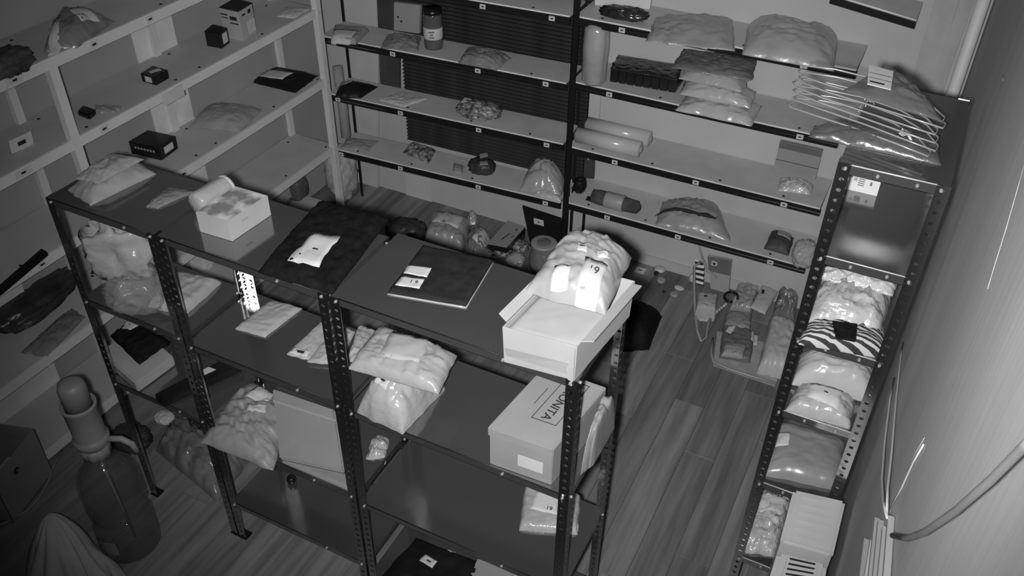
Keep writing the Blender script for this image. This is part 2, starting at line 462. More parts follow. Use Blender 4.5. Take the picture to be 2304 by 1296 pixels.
def rack(name, label, x0, x1, y0, y1, top, levels, group=None, lip=.032, sides='fr', feet=True):
    t = thing(name, label, 'shelf rack', Vector(((x0 + x1) / 2, (y0 + y1) / 2, 0)), group)
    for x, sx in ((x0, 1), (x1, -1)):
        for y, sy in ((y0, 1), (y1, -1)):
            o = ob('post', post_mesh(top, sx, sy), POSTM, t); o.location = Vector((x, y, 0)) - ORG[t]
            if feet: bx('foot', x - .004 if sx > 0 else x - .04, x + .04 if sx > 0 else x + .004, y - .004 if sy > 0 else y - .04, y + .04 if sy > 0 else y + .004, 0, .006, BPLAST, t)
    for l in levels:
        zl, zr = l if isinstance(l, tuple) else (l, l)
        sh = tray('shelf', x0 + .003, x1 - .003, y0 + .003, y1 - .003, zl, zr, lip, RACKM, t)
        tube('folded_edge', [(x0 + .03, y0 + .002, zl - .001), (x1 - .03, y0 + .002, zr - .001)], .0022, LIP_EDGE if sides == 'all' else BLACKM, sh, seg=6)
        for x, zz, s in ((x0, zl, 1), (x1, zr, -1)):
            bolt(t, (x + s * .022, y0 - .002, zz - .014), (0, -1, 0))
            if sides == 'fr' and s < 0:
                for yy in (y0 + .019, y1 - .019): bolt(t, (x1 + .002, yy, zz - .016), (1, 0, 0))
        if sides != 'fr': bolt(t, (x0 + (x1 - x0) * .37, y0 + .001, zl - .017), (0, -1, 0))
        bolt(t, (x0 + (x1 - x0) * .72, y0 + .001, zr - .017), (0, -1, 0))
    return t
TT = 1.657
A2, A3 = 1.192, .744
B2, B3, B4 = 1.167, .679, .25
C2, C3, C4 = 1.155, .655, .195
GR = 'graphite steel racks standing end to end in the middle'
rack('steel_rack', 'short graphite steel rack at the left end of the middle row', -.005, .517, 0, .345, TT, [TT, A2, A3], GR)
rack('steel_rack', 'graphite steel rack in the middle of the row, carrying the black cloth', .527, 1.238, 0, .365, TT, [TT, B2, B3, B4], GR)
rack('steel_rack', 'graphite steel rack at the row end, carrying the open white box', 1.25, 2.10, 0, .40, TT, [TT, C2, C3, C4], GR)
RF, RB_, RXL, RXR = .6, 1.18, 2.585, 2.877
R1, R2, R3, R4, R5, R6 = 2.19, 1.885, 1.563, 1.245, .875, .43
rack('steel_rack', 'tall narrow black steel rack against the right wall', RXL, RXR, RF, RB_, R1 + .002, [R1, R2, R3, R4, R5, R6], None, sides='all')

# ------------------------------------------------------------------ white shelving on the left wall
XL = -.60
YE = 2.42
b1, b2, b3, b4 = 1.84, 1.46, 1.02, .55
ws = thing('white_shelving', 'long white metal shelving unit with five levels along the left wall', 'shelving', Vector((-.77, 1, 0)))
def wdeck(z):
    d = bx('deck', XWL + .01, XL, -1.2, YE, z - .02, z, WHITE_DECK, ws)
    bx('front_rail', XL - .001, XL + .012, -1.2, YE, z - .045, z + .004, WHITE_METAL, d)
    return d
for z in (b1, b2, b3, b4, .07): wdeck(z)
bx('deck', XWL + .01, XL, -1.2, YE, 2.24, 2.26, WHITE_DECK, ws)
for y in (.62, YE):
    bx('post', XL - .02, XL + .018, y - .042, y + .002, 0, 2.3 if y > 1 else b1 - .01, WHITE_METAL, ws, bevel=.002)
for y in (.62, 1.48, YE):
    bx('rear_post', XWL + .003, XWL + .03, y - .04, y, 0, 2.3, WHITE_METAL, ws)
holeme = None
def hole(parent, pos, d=(0, 0, 1)):
    global holeme
    if holeme is None:
        bm = bmesh.new(); bmesh.ops.create_cone(bm, cap_ends=True, segments=10, radius1=.008, radius2=.007, depth=.003)
        holeme = bpy.data.meshes.new('screw_hole'); bm.to_mesh(holeme); bm.free()
    o = ob('screw_hole', holeme, INK, parent); o.location = Vector(pos) - ORG[parent]; o.rotation_euler = Vector(d).to_track_quat('Z', 'Y').to_euler()
for z in (b1, b2, b3, b4):
    for y in (.15, .7, 1.3, 1.45, 1.95, 2.35): hole(ws, (XL - .035, y + .07 * N3((z, y, 3), 2), z + .001))
    for y in (.66, 1.5, 2.3): hole(ws, (XWL + .06, y, z + .001))
for z in (b1, b2, b3, b4): hole(ws, (XL + .0165, YE - .016, z - .02), (1, 0, 0))
wl = 0
for px, z in (((334, 30), b1), ((209, 92), b1), ((35, 187), b1), ((400, 196), b2), ((233, 285), b2), ((55, 395), b2), ((410, 378), b3), ((98, 603), b3)):
    p = hx(px[0], px[1], XL + .0125); wd = .022 if wl not in (2, 5) else .04
    p.z = z - .02
    o = hexa('shelf_label', [p + Vector((0, -wd, -.016)), p + Vector((0, wd, -.016)), p + Vector((0, wd, .016)), p + Vector((0, -wd, .016))], [p + Vector((.002, -wd, -.016)), p + Vector((.002, wd, -.016)), p + Vector((.002, wd, .016)), p + Vector((.002, -wd, .016))], PAPER, ws)
    mark(p + Vector((.002, 0, 0)), Vector((0, 1, 0)), UP, .022, .009, o); wl += 1
# wall panels behind the white shelves
for i, (a, b, z0, z1, vv) in enumerate(((1.34, 1.62, 0, 2.3, 'pale wall sheet behind the white shelves, left of the white carton'), (-.1, .32, 0, 2.3, 'pale wall sheet behind the white shelves at the far left'))):
    tag(bx('wall_sheet', XWL + .0005, XWL + .008, a, b, z0, z1, EDGE), vv, 'wall sheet', 'pale sheets on the left wall')
def card_on_rail(px, z, label, wd, ht):
    p = hx(px[0], px[1], XL + .02)
    P = [p + Vector((0, -wd, -ht)), p + Vector((0, wd, -ht)), p + Vector((0, wd, ht)), p + Vector((0, -wd, ht))]
    o = hexa('paper_card', P, [q + Vector((.002, 0, 0)) for q in P], PAPER, None, p); tag(o, label, 'card')
    return o, p
o, p = card_on_rail((390, 214), b2, 'blank pale card hanging from a white shelf edge below the small black box', .07, .03)
Pq = [hx(a, b, -.72) for a, b in ((35, 370), (84, 348), (78, 318), (28, 342))]
dzc = b2 + .001 - (Pq[0].z + Pq[1].z) / 2
Pq = [p + UP * dzc for p in Pq]
o = tag(slab('paper_card', Pq, .002, PAPER, None, (Pq[0] + Pq[1]) / 2), 'white card with a dark mark standing on the far left white shelf', 'card')
mark(base_of(Pq) + Vector((.003, 0, 0)), Vector((0, 1, 0)), UP, .04, .018, o)
for pts in ([(2304, 372), (2285, 440), (2262, 520), (2240, 590), (2222, 650)], [(2080, 985), (2062, 1015), (2040, 1060)], [(2256, 168), (2257, 182)]):
    tube('scratch', [hx(a, b, 2.945 - (hx(a, b, 2.93).y + 2.6) * .04 / 5.46 - .0005) for a, b in pts], .0004, mat('chalky_scratch', .5, .8, .2, .3, 40), bpy.context.scene.objects['wall_right'], seg=5)
# ------------------------------------------------------------------ black-edged shelving on the back wall
def back_bay(name, label, p0, p1, dep, levels, post_ends, labels, rear=2):
    """p0,p1 front corners in plan"""
    d = Vector((p1[0] - p0[0], p1[1] - p0[1], 0)); L = d.length; d.normalize(); n = Vector((-d.y, d.x, 0))
    t = thing(name, label, 'shelving', Vector((p0[0], p0[1], 0)) + d * L / 2 + n * dep / 2)
    A = Vector((p0[0], p0[1], 0))
    def box(nm, s0, s1, q0, q1, za, zb, m, par, zc=None, zd=None):
        zc = za if zc is None else zc; zd = zb if zd is None else zd
        B = [A + d * s0 + n * q0 + UP * za, A + d * s1 + n * q0 + UP * zc, A + d * s1 + n * q1 + UP * zc, A + d * s0 + n * q1 + UP * za]
        T_ = [A + d * s0 + n * q0 + UP * zb, A + d * s1 + n * q0 + UP * zd, A + d * s1 + n * q1 + UP * zd, A + d * s0 + n * q1 + UP * zb]
        return hexa(nm, B, T_, m, par)
    for k, (zl, zr) in enumerate(levels):
        dk = box('deck', .004, L - .004, .002, dep, zl - .012, zl, DECK, t, zr - .012, zr)
        box('pale_edge', .004, L - .004, -.001, .002, zl - .007, zl + .0005, EDGE, dk, zr - .007, zr + .0005)
        box('front_rail', 0, L, -.006, .0, zl - .046, zl - .008, BLACKM, dk, zr - .046, zr - .008)
        box('rail_groove', 0, L, -.008, -.006, zl - .03, zl - .026, POSTM, dk, zr - .03, zr - .026)
        for s in (.1, .35, .62, .86):
            hole(t, A + d * (L * s) + n * .03 + UP * (zl + (zr - zl) * s + .001))
    for s in post_ends:
        o = box('post', s - .018, s + .018, -.010, -.007, 0, 2.2, BLACKM, t)
        o = box('post', s - .018, s - .015, -.010, .025, 0, 2.2, BLACKM, t)
    for s in (0.0, L)[:rear]:
        box('rear_post', s - .018 if s else .0, s + .018 if not s else s, dep - .004, dep, 0, 2.2, BLACKM, t)
    for (px, k) in labels:
        zl, zr = levels[k]
        q = hy(px[0], px[1], (p0[1] + p1[1]) / 2); s = (q - A).dot(d)
        # intersect more exactly with the rail plane
        r = ray(*px); den = r.dot(n); q = CAM + r * ((A - n * .009 - CAM).dot(n) / den); s = (q - A).dot(d)
        z = zl + (zr - zl) * s / L - .026
        c = A + d * s - n * .009 + UP * z
        P = [c - d * .017 - UP * .013, c + d * .017 - UP * .013, c + d * .017 + UP * .013, c - d * .017 + UP * .013]
        lb = hexa('shelf_label', P, [x - n * .002 for x in P], PAPER, t)
        mark(c - n * .002, d, UP, .014, .007, lb)
    return t
LBP0, LBP1 = (-.625, 2.440), (.966, 2.528)
aL = [(1.658, 1.658), (1.28, 1.28), (.903, .903), (.506, .506)]
aR = [(1.665, 1.665), (1.298, 1.298), (.897, .897), (.52, .52)]
back_bay('black_shelving', 'black-railed shelving bay on back wall in front of the dark slatted panel', LBP0, LBP1, .25, aL, [.012],
         [((1086, 15), 0), ((1242, 38), 0), ((752, 107), 1), ((884, 127), 1), ((1075, 154), 1), ((1228, 184), 1), ((761, 229), 2), ((901, 254), 2), ((1077, 290), 2), ((1230, 323), 2), ((768, 348), 3), ((901, 379), 3), ((1076, 417), 3), ((1227, 455), 3)])
back_bay('black_shelving', 'black-railed shelving bay on back wall with film rolls and stacked parcels', (.99, 2.53), (2.43, 2.53), .325, aR, [.012],
         [((1400, 61), 0), ((1586, 97), 0), ((1810, 144), 0), ((1371, 210), 1), ((1802, 298), 1), ((1384, 357), 2), ((1567, 401), 2), ((1765, 455), 2), ((1366, 489), 3), ((1526, 528), 3), ((1735, 582), 3)], rear=1)


# ------------------------------------------------------------------ goods
def parcel(name, label, cat, z, px, h, m, labels=(), group=None, txt=None, body='bag', zq=.4, lz=.9, lmat=None, tsize=.03, **kw):
    """a soft or flat parcel lying on height z; labels: corner pixels of sheets on it"""
    P = [Vector((p.x, p.y, z)) for p in Q(z + h * zq, *px)]
    if not labels:
        o, S = pad(name, P, h, m, None, base_of(P), **kw)
        return tag(o, label, cat, group), P, S
    t = thing(name, label, cat, base_of(P), group)
    o, S = pad(body, P, h, m, t, **kw)
    for i, l in enumerate(labels):
        lo_, mid, xd, yd = on_pad('paper_label', P, S, l, z + h * lz, lmat, t)
        if txt and i < len(txt) and txt[i]:
            if txt[i] == '-': mark(mid + UP * .001, xd, yd, tsize, tsize * .35, lo_)
            else: writing(txt[i], mid + UP * .001, xd, yd, tsize, lo_)
    return t, P, S
def carton(name, label, cat, z, px, h, m, lid=0.0, group=None, bevel=.003, zq=0.0, lm=None):
    """closed box; px: base corners"""
    P = [Vector((p.x, p.y, z)) for p in Q(z + h * zq, *px)]
    t = thing(name, label, cat, base_of(P), group)
    prism('body', P, h - (lid and .002), m, t, bevel=bevel)
    if lid:
        c = base_of(P)
        L = [p + (p - c).normalized() * .005 + UP * (h - lid) for p in P]
        prism('lid', L, lid, lm or m, t, bevel=bevel)
    return t, P
def lerp(a, b, k): return a + (b - a) * k
def face_mark(t, P, h, side, u0, u1, v0, v1, m=None, name='paper_label'):
    a, b = P[side], P[(side + 1) % 4]; n = (b - a).cross(UP).normalized()
    C = [lerp(a, b, u) + UP * (h * v) + n * .0005 for u, v in ((u0, v0), (u1, v0), (u1, v1), (u0, v1))]
    return hexa(name, C, [c + n * .0015 for c in C], m or PAPER, t)
def top_mark(t, P, h, uv, m=None, name='paper_label', up=.0015):
    C = [bil(P, u, v) + UP * (h + .0004) for u, v in uv]
    return hexa(name, C, [c + UP * up for c in C], m or PAPER, t)

# ---- top deck of the middle racks
parcel('mailer_bag', 'lower grey plastic mailer of the pair on the left rack top', 'mailer', TT, [(148, 418), (200, 453), (349, 382), (295, 348)], .05, GPOLY, seed=1, rise=.35, wr=.16)
parcel('mailer_bag', 'upper folded grey plastic mailer of the pair on the left rack top', 'mailer', TT + .056, [(166, 398), (221, 409), (324, 354), (250, 342)], .022, GPOLY, seed=2, rise=.3, wr=.35)
parcel('flat_bag', 'small flat clear bag lying on the left rack top beside the white box', 'bag', TT, [(327, 464), (354, 467), (438, 430), (378, 419)], .014, DPOLY, seed=3, wr=.5)
# white box with printed lid and film roll
t, P = carton('gift_box', 'white square box with printed lid on the middle rack top', 'box', TT, [(450, 522), (523, 544), (611, 484), (538, 462)], .082, CARD, bevel=.002)
C4 = [bil(P, u, v) + UP * .0805 for u, v in ((.03, .03), (.97, .03), (.97, .97), (.03, .97))]
hexa('printed_lid', C4, [c + UP * .003 for c in C4], PRINT, t)
face_mark(t, P, .08, 1, .28, .45, .62, .68, GPLAST, 'print_mark')
a, b = hz(437, 452, TT + .06), hz(512, 408, TT + .06)
r_ = .043; a.z = b.z = TT + r_
t = thing('film_roll', 'clear wrinkled roll of bubble film behind the white printed-lid box', 'roll', Vector((a.x, a.y, TT)))
ax = (b - a).normalized(); L = (b - a).length
lathe('roll_body', [(.006, 0), (r_ * .8, .001), (r_, .01), (r_ * .96, L * .3), (r_, L * .5), (r_ * .97, L * .8), (r_ * .99, L - .012), (r_ * .85, L - .001), (.006, L)], a, WPOLY, t, axis=ax, rib=(.03, 7))
lathe('end_ring', [(r_ * 1.0, L - .016), (r_ * 1.04, L - .014), (r_ * 1.04, L - .006), (r_ * 1.0, L - .004)], a, WPLAST, t, axis=ax)
parcel('black_garment_bag', 'large black cloth bundle with white paper label on the middle rack top', 'clothing', TT, [(579, 606), (747, 656), (878, 486), (716, 449)], .03, BCLOTH, labels=[[(649, 589), (717, 602), (764, 538), (703, 530)]], txt=['-'], tsize=.02, body='cloth', seed=5, rise=.12, wr=.3, dome=.2, jit=.04, n=30)
P = Q(TT, (871, 664), (1049, 695), (1112, 590), (952, 556))
t = thing('folded_garment', 'flat dark folded garment with two white labels on the rack top', 'clothing', base_of(P))
pad('pale_backing', P, .006, GPLAST, t, wr=0, rise=.05, dome=0, jit=.0, n=10)
Pd = [p + (base_of(P) - p) * .012 + UP * .007 for p in P]
o, S = pad('dark_cloth', Pd, .008, mat('dark_textile', .018, .9, .05, .3, 20), t, seed=6, rise=.05, wr=.35, dome=.1, jit=.006, n=26)
for i, l in enumerate(([(890, 644), (944, 653), (956, 631), (905, 623)], [(907, 617), (960, 627), (972, 606), (919, 598)])):
    q, mid, xd, yd = on_pad('paper_label', Pd, S, l, TT + .016, None, t)
    if i == 0: writing('1 9', mid + xd * .012 + UP * .001, xd, yd, .022, q)
# open white box with stuffed bag
Pb = Q(TT, (1134, 814), (1292, 856), (1416, 712), (1268, 672))
t = thing('open_white_box', 'open white carton with folded flaps at the right end of the rack top', 'box', base_of(Pb))
hb = .135; c = base_of(Pb)
Pt = [Pb[0] + (Pb[0] - c) * .03, Pb[1] + (Pb[1] - c) * .05, Pb[2] + (Pb[2] - c) * .03, Pb[3] + (Pb[3] - c) * .03]
names = ['front_wall', 'side_wall', 'back_wall', 'side_wall']
for k in range(4):
    a, b = Pb[k], Pb[(k + 1) % 4]; at_, bt = Pt[k] + UP * hb, Pt[(k + 1) % 4] + UP * hb
    n = (b - a).cross(UP).normalized() * -.004
    hexa(names[k], [a, b, b + n, a + n], [at_, bt, bt + n, at_ + n], CARD, t, bevel=.0012)
prism('bottom', Pb, .004, CARD, t)
lidz = hb - .022
Li = [p + (c - p) * .05 + UP * lidz for p in Pt]
o, S = pad('inner_lid', [bil(Li, u, v) for u, v in ((.0, .0), (1, .0), (1, .62), (0, .62))], .004, CARD, t, wr=.6, rise=.05, dome=0, jit=0, n=14)
# flaps along the two long sides and the front fold
for (k, out) in ((1, .035), (3, .03)):
    a, b = Pt[k] + UP * hb, Pt[(k + 1) % 4] + UP * hb
    n = (b - a).cross(UP).normalized()
    e = n * out + UP * .012
    hexa('flap', [lerp(a, b, .06), lerp(a, b, .94), lerp(a, b, .92) + e, lerp(a, b, .08) + e], [lerp(a, b, .06) + UP * .004, lerp(a, b, .94) + UP * .004, lerp(a, b, .92) + e + UP * .004, lerp(a, b, .08) + e + UP * .004], CARD, t, bevel=.001)
a, b = Pb[0], Pb[1]; n = (b - a).cross(UP).normalized()
F4 = [lerp(a, b, .04) + UP * .03 + n * .001, lerp(a, b, .9) + UP * .02 + n * .001, lerp(a, b, .93) + UP * .075 + n * .012, lerp(a, b, .03) + UP * .07 + n * .012]
hexa('front_fold', F4, [p + n * .004 for p in F4], CARD, t, bevel=.001)
F5 = [lerp(a, b, .92) + UP * .004 + n * .004, b + UP * .002 + n * .006, b + UP * (hb - .006) + n * .012, lerp(a, b, .86) + UP * (hb - .006) + n * .012]
hexa('corner_flap', F5, [p + n * .005 for p in F5], CARD, t, bevel=.001)
zb = TT + hb + .004
parcel('stuffed_bag', 'big stuffed white plastic bag with paper notes in the open white box', 'bag', zb, [(1181, 642), (1364, 692), (1424, 562), (1290, 508)], .085, mat('white_bag_film', .28, .34, .5, .06, 12, .1, 20),
       labels=[[(1241, 626), (1279, 632), (1287, 603), (1249, 597)], [(1291, 644), (1342, 660), (1364, 601), (1316, 584)], [(1299, 572), (1319, 578), (1322, 556), (1303, 550)], [(1342, 583), (1372, 588), (1372, 570), (1344, 566)]], txt=['', '', '-', ''], seed=8, rise=.22, wr=.13, dome=.35, jit=.04, zq=.35, lz=.9, n=44, tsize=.016, lmat=mat('note_paper', .44, .7, .2, .03))
t8 = bpy.context.scene.objects['stuffed_bag']
for ch in t8.children:
    if ch.name == 'paper_label.%03d' % 0: pass
lab = [ch for ch in t8.children if ch.name.startswith('paper_label')][1]
vv = [v.co for v in lab.data.vertices]; nn = 7
mid = (vv[49 + 3 * nn + 3] + vv[49 + 5 * nn + 3]) / 2 + ORG[t8]
writing('19', mid + UP * .002, (vv[49 + 6] - vv[49]), (vv[49 + 42] - vv[49]), .034, lab)

# ---- second level of the middle racks
zc = 1.156
parcel('clear_parcel', 'lower thick clear bag of folded textile under the big film parcel', 'parcel', zc, [(800, 915), (905, 965), (1003, 862), (895, 815)], .15, WPOLY, labels=[[(838, 853), (866, 870), (888, 853), (852, 843)]], txt=['-'], seed=11, rise=.3, wr=.12, dome=.25, jit=.03, zq=.2, lz=.97, n=30, tsize=.02)
parcel('film_parcel', 'wide flat film-wrapped parcel with pale label on top of the textile bag', 'parcel', zc + .165, [(780, 820), (986, 878), (1029, 792), (852, 731)], .05, WPOLY, labels=[[(853, 806), (944, 822), (967, 769), (885, 743)]], seed=12, rise=.2, wr=.22, dome=.15, n=34, lmat=mat('pale_paper', .36, .6, .25, .04))
Pq = [Vector((p.x, p.y, zc)) for p in Q(zc, (1102, 1043), (1240, 1092), (1352, 955), (1222, 908))]
t = thing('shoe_box', 'grey lidded shoe box lettered RONITA on the middle rack', 'box', base_of(Pq))
hs = .172
prism('body', Pq, hs - .003, GCARD, t, bevel=.002)
c = base_of(Pq)
Ls = [p + (p - c).normalized() * .007 + UP * (hs - .035) for p in Pq]
prism('lid', Ls, .037, mat('grey_lid_carton', .25, .6, .25, .05), t, bevel=.003)
Lt = [Vector((p.x, p.y, zc)) for p in Ls]
face_mark(t, Pq, hs, 0, .46, .86, .24, .53)
xd, yd = (Lt[3] - Lt[0]).normalized(), (Lt[0] - Lt[1]).normalized()
# lettering runs along the depth of the lid
wp = bil(Lt, .585, .585) + UP * (hs + .0025)
writing('FRONITA', wp, -xd, -yd, .043, t)
for (uv) in (((.41, .29), (.418, .29), (.418, .93), (.41, .93)), ((.782, .29), (.79, .29), (.79, .93), (.782, .93)), ((.41, .29), (.79, .29), (.79, .295), (.41, .295)), ((.41, .925), (.79, .925), (.79, .93), (.41, .93))):
    top_mark(t, Lt, hs + .0016, uv, INK, 'printed_line')
top_mark(t, Lt, hs + .0016, ((.29, .47), (.305, .47), (.305, .72), (.29, .72)), mat('grey_ink', .1, .7, .2, 0), 'small_print')
parcel('upright_parcel', 'pale film-wrapped parcel squeezed right of the shoe box', 'parcel', zc, [(1306, 1062), (1336, 1040), (1384, 955), (1352, 930)], .17, mat('dull_film', .24, .3, .5, .15, 9, .2, 20), seed=14, rise=.2, wr=.08, dome=.1, zq=.1)
zb2 = 1.168
parcel('padded_envelope', 'single pale padded envelope on the middle rack shelf', 'envelope', zb2, [(528, 738), (596, 757), (680, 692), (611, 673)], .018, mat('pale_kraft', .30, .6, .3, .06), seed=15, rise=.15, wr=.25, dome=.4, jit=.01)
t, P, S = parcel('flat_envelope', 'flat envelope with barcode sticker left of the perforated post pair', 'envelope', zb2 - .008, [(641, 800), (700, 815), (772, 738), (724, 723)], .012, mat('pale_envelope', .32, .6, .3, .05), labels=[[(649, 795), (690, 805), (699, 794), (662, 784)]], seed=16, rise=.1, wr=.3, dome=.2, jit=.01, txt=['-'], tsize=.035)
parcel('white_mailer', 'white plastic mailer overlapping the barcode envelope on the shelf', 'mailer', zb2 + .008, [(690, 812), (762, 822), (800, 745), (762, 728)], .016, WPOLY, seed=17, rise=.15, wr=.4, dome=.2)
parcel('white_mailer', 'white plastic mailer leaning against the big film parcel behind the post pair', 'mailer', zc, [(780, 815), (800, 818), (846, 742), (806, 728)], .03, WPOLY, seed=18, rise=.2, wr=.3)
za2 = 1.192
parcel('white_parcel', 'white wrapped flat parcel on the second shelf of the left rack', 'parcel', za2, [(330, 684), (414, 706), (498, 630), (396, 610)], .04, mat('off_white_film', .30, .3, .5, .08, 9, .15, 20), seed=19, rise=.15, wr=.15, dome=.2)
p = hz(270, 632, za2)
lump('clear_bag', hz(318, 690, za2), (.11, .09, .085), CLEARD, seed=21, amp=.4, rotz=.4)
tag(bpy.context.scene.objects['clear_bag'], 'clear crumpled bag on the second shelf of the left rack', 'bag')
q = hz(272, 570, 1.42)
lump('white_carrier_bag', Vector((q.x, q.y, za2 + .125)), (.11, .06, .12), WPOLY, seed=23, amp=.8, freq=1.5, rotz=.5, power=3.0)
tag(bpy.context.scene.objects['white_carrier_bag'], 'crumpled white carrier bag under the left rack top', 'bag')

# ---- third level of the middle racks
za3 = .745
carton('flat_carton', 'flat pale carton wrapped in film on the third shelf of the left rack', 'box', za3, [(232, 812), (312, 884), (396, 822), (312, 752)], .055, mat('pale_wrapped_carton', .30, .4, .4, .1), bevel=.006)
parcel('black_garment', 'folded black garment with white note on the flat wrapped carton', 'clothing', za3 + .057, [(246, 752), (312, 815), (382, 764), (288, 720)], .04, BCLOTH, labels=[[(271, 735), (293, 747), (313, 731), (289, 719)]], txt=['-'], tsize=.012, seed=24, rise=.2, wr=.2, jit=.05)
Pk = Q(.746, (352, 905), (372, 918), (548, 836), (520, 818))
t = thing('black_case', 'long black case behind the grey bag on the third shelf', 'case', Vector((base_of(Pk).x, base_of(Pk).y, .746)))
prism('body', Pk, .05, BPLAST, t, bevel=.006)
slab('paper_label', [hz(a, b, .797) for a, b in ((444, 838), (456, 846), (486, 832), (470, 826))], .0015, PAPER, t)
zb3 = .68
parcel('grey_mailer', 'large wrinkled grey mailer hanging over the front edge of the third shelf', 'mailer', zb3, [(447, 986), (612, 1048), (660, 905), (545, 842)], .07, mat('mid_grey_mailer', .22, .4, .4, .08, 9, .1, 20), labels=[[(551, 897), (602, 908), (620, 870), (589, 857)], [(556, 930), (598, 932), (600, 915), (557, 914)]], seed=26, rise=.3, wr=.32, jit=.03, n=40, freq=3.5)
parcel('flat_board', 'pale flat cardboard sheet under the large grey parcel on the third shelf', 'cardboard', zb3, [(634, 1040), (786, 1104), (790, 990), (650, 930)], .012, mat('pale_card_sheet', .2, .7, .2, .05), seed=27, rise=.04, wr=.1, dome=0, jit=0)
Pl = [hz(628, 1032, .72), hz(775, 1064, .745), hz(752, 922, .845), hz(612, 874, .845)]
t = thing('large_grey_parcel', 'large smooth grey parcel leaning beside the wrinkled grey mailer', 'parcel', base_of(Pl) - UP * .05)
nl = (Pl[1] - Pl[0]).cross(Pl[3] - Pl[0]).normalized()
hexa('body', [p - nl * .035 for p in Pl], Pl, mat('smooth_grey_parcel', .2, .5, .3, .05), t, bevel=.006)
Pl2 = [lerp(Pl[0], Pl[3], .80) + nl * .0005, lerp(Pl[1], Pl[2], .80) + nl * .0005, lerp(Pl[1], Pl[2], .835) + nl * .0005, lerp(Pl[0], Pl[3], .835) + nl * .0005]
hexa('tape_seam', Pl2, [p + nl * .0015 for p in Pl2], mat('seam_tape', .26, .3, .5, .05), t)
zc3 = .655
parcel('note_parcel', 'flat white parcel with a numbered note behind the right front post', 'parcel', zc3, [(1168, 1190), (1300, 1200), (1306, 1112), (1180, 1090)], .03, WPOLY, labels=[[(1190, 1148), (1254, 1163), (1260, 1116), (1209, 1105)]], txt=[''], seed=28, rise=.1, wr=.12, dome=.1)
tn = bpy.context.scene.objects['note_parcel']; lab = [ch for ch in tn.children if ch.name.startswith('paper_label')][0]
vv = [v.co for v in lab.data.vertices]
writing('19', vv[49 + 1 * 7 + 4] + ORG[tn] + UP * .002, (vv[49 + 6] - vv[49]), (vv[49 + 42] - vv[49]), .026, lab)
parcel('small_white_bag', 'small crumpled white bag near the post pair on the right rack third shelf', 'bag', zc3, [(817, 1040), (866, 1038), (884, 985), (840, 972)], .05, WPOLY, seed=29, rise=.3, wr=.35, jit=.05)
zb4 = .25
lump('black_ball', hz(657, 1085, zb4), (.02, .02, .02), BPLAST, seed=3, amp=.1)
tag(bpy.context.scene.objects['black_ball'], 'small black round object on the empty bottom shelf', 'ball')
zc4 = .195
parcel('black_flat_bag', 'black flat bag with small white label under the right rack', 'bag', zc4, [(815, 1330), (1050, 1420), (1100, 1262), (935, 1196)], .05, BPOLY, labels=[[(946, 1263), (975, 1283), (986, 1268), (957, 1250)], [(1007, 1232), (1015, 1237), (1024, 1230), (1010, 1224)]], txt=['-'], tsize=.02, seed=31, rise=.15, wr=.12, zq=.9)
carton('grey_carton', 'grey carton at the bottom frame edge under the right rack', 'box', zc4, [(1040, 1330), (1120, 1350), (1165, 1290), (1075, 1256)], .04, GCARD, zq=1)
carton('white_carton', 'white carton corner at the bottom frame edge under the right rack', 'box', zc4, [(1135, 1350), (1240, 1380), (1260, 1310), (1160, 1285)], .045, CARD, zq=1)

# ---- right rack
p = hz(1887, 421, R2); q = hz(1972, 443, R2); q.y = p.y
t = thing('barcode_card', 'white barcode card standing on the glossy shelf of the right rack', 'card', (p + q) / 2)
hc = .075
n = Vector((0, .02, 0))
hexa('card', [p, q, q + n * .15, p + n * .15], [p + UP * hc + n, q + UP * hc + n, q + UP * hc + n * 1.15, p + UP * hc + n * 1.15], PAPER, t)
xd = (q - p).normalized(); yd = (UP * hc + n).normalized()
gpm = mat('grey_print', .12, .7, .2, .2)
for k in range(4): mark(lerp(p, q, .09 + .022 * k) + yd * (hc * .62), xd, yd, .0014, .012, t, gpm)
mark(lerp(p, q, .24) + yd * (hc * .58), xd, yd, .012, .003, t, gpm)
for k in range(5): mark(lerp(p, q, .33 + .02 * k) + yd * (hc * .52), xd, yd, .0014, .012, t, gpm)
for k in range(4): mark(lerp(p, q, .53) + yd * (hc * (.3 + .09 * k)), xd, yd, .02, .003, t, gpm)
mark(lerp(p, q, .78) + yd * (hc * .45), xd, yd, .007, .012, t, gpm)
tb, P, S = parcel('striped_garment', 'striped garment with a black patch on the right rack', 'clothing', R3, [(1800, 762), (1992, 795), (1996, 728), (1815, 706)], .05, STRIPE, seed=33, rise=.25, wr=.15, dome=.3, zq=.5)
o, mid, xd, yd = on_pad('black_patch', P, S, [(1883, 764), (1922, 770), (1923, 730), (1870, 730)], R3 + .05, BCLOTH, None) if False else (None,) * 4
Pp = Q(R3 + .052, (1881, 762), (1924, 770), (1927, 735), (1872, 728))
raw('black_patch', Pp + [x + UP * .012 for x in Pp], BF, BCLOTH, tb)
parcel('textile_bag', 'clear bag of rumpled grey textile above the striped garment', 'bag', R3 + .008, [(1812, 712), (1985, 742), (2018, 640), (1842, 606)], .1, mat('bagged_textile', .30, .22, .6, .3, 9, .4, 30, stretch=(1, 3, 1)), seed=34, rise=.3, wr=.28, dome=.3, zq=.45, n=30)
parcel('clear_sheet_bag', 'glossy clear flat bag at the back under the glossy shelf', 'bag', R3 + .10, [(1838, 622), (2010, 662), (2022, 632), (1846, 596)], .03, FOIL, seed=35, rise=.3, wr=.5, zq=.3)
parcel('glossy_parcel', 'glossy white bag behind the smaller labelled parcel on the right rack', 'parcel', R4 + .01, [(1784, 842), (1968, 884), (1975, 820), (1802, 778)], .1, mat('glossy_white_film', .34, .2, .7, .08, 9, .3, 18), seed=36, rise=.3, wr=.1, dome=.3, zq=.5)
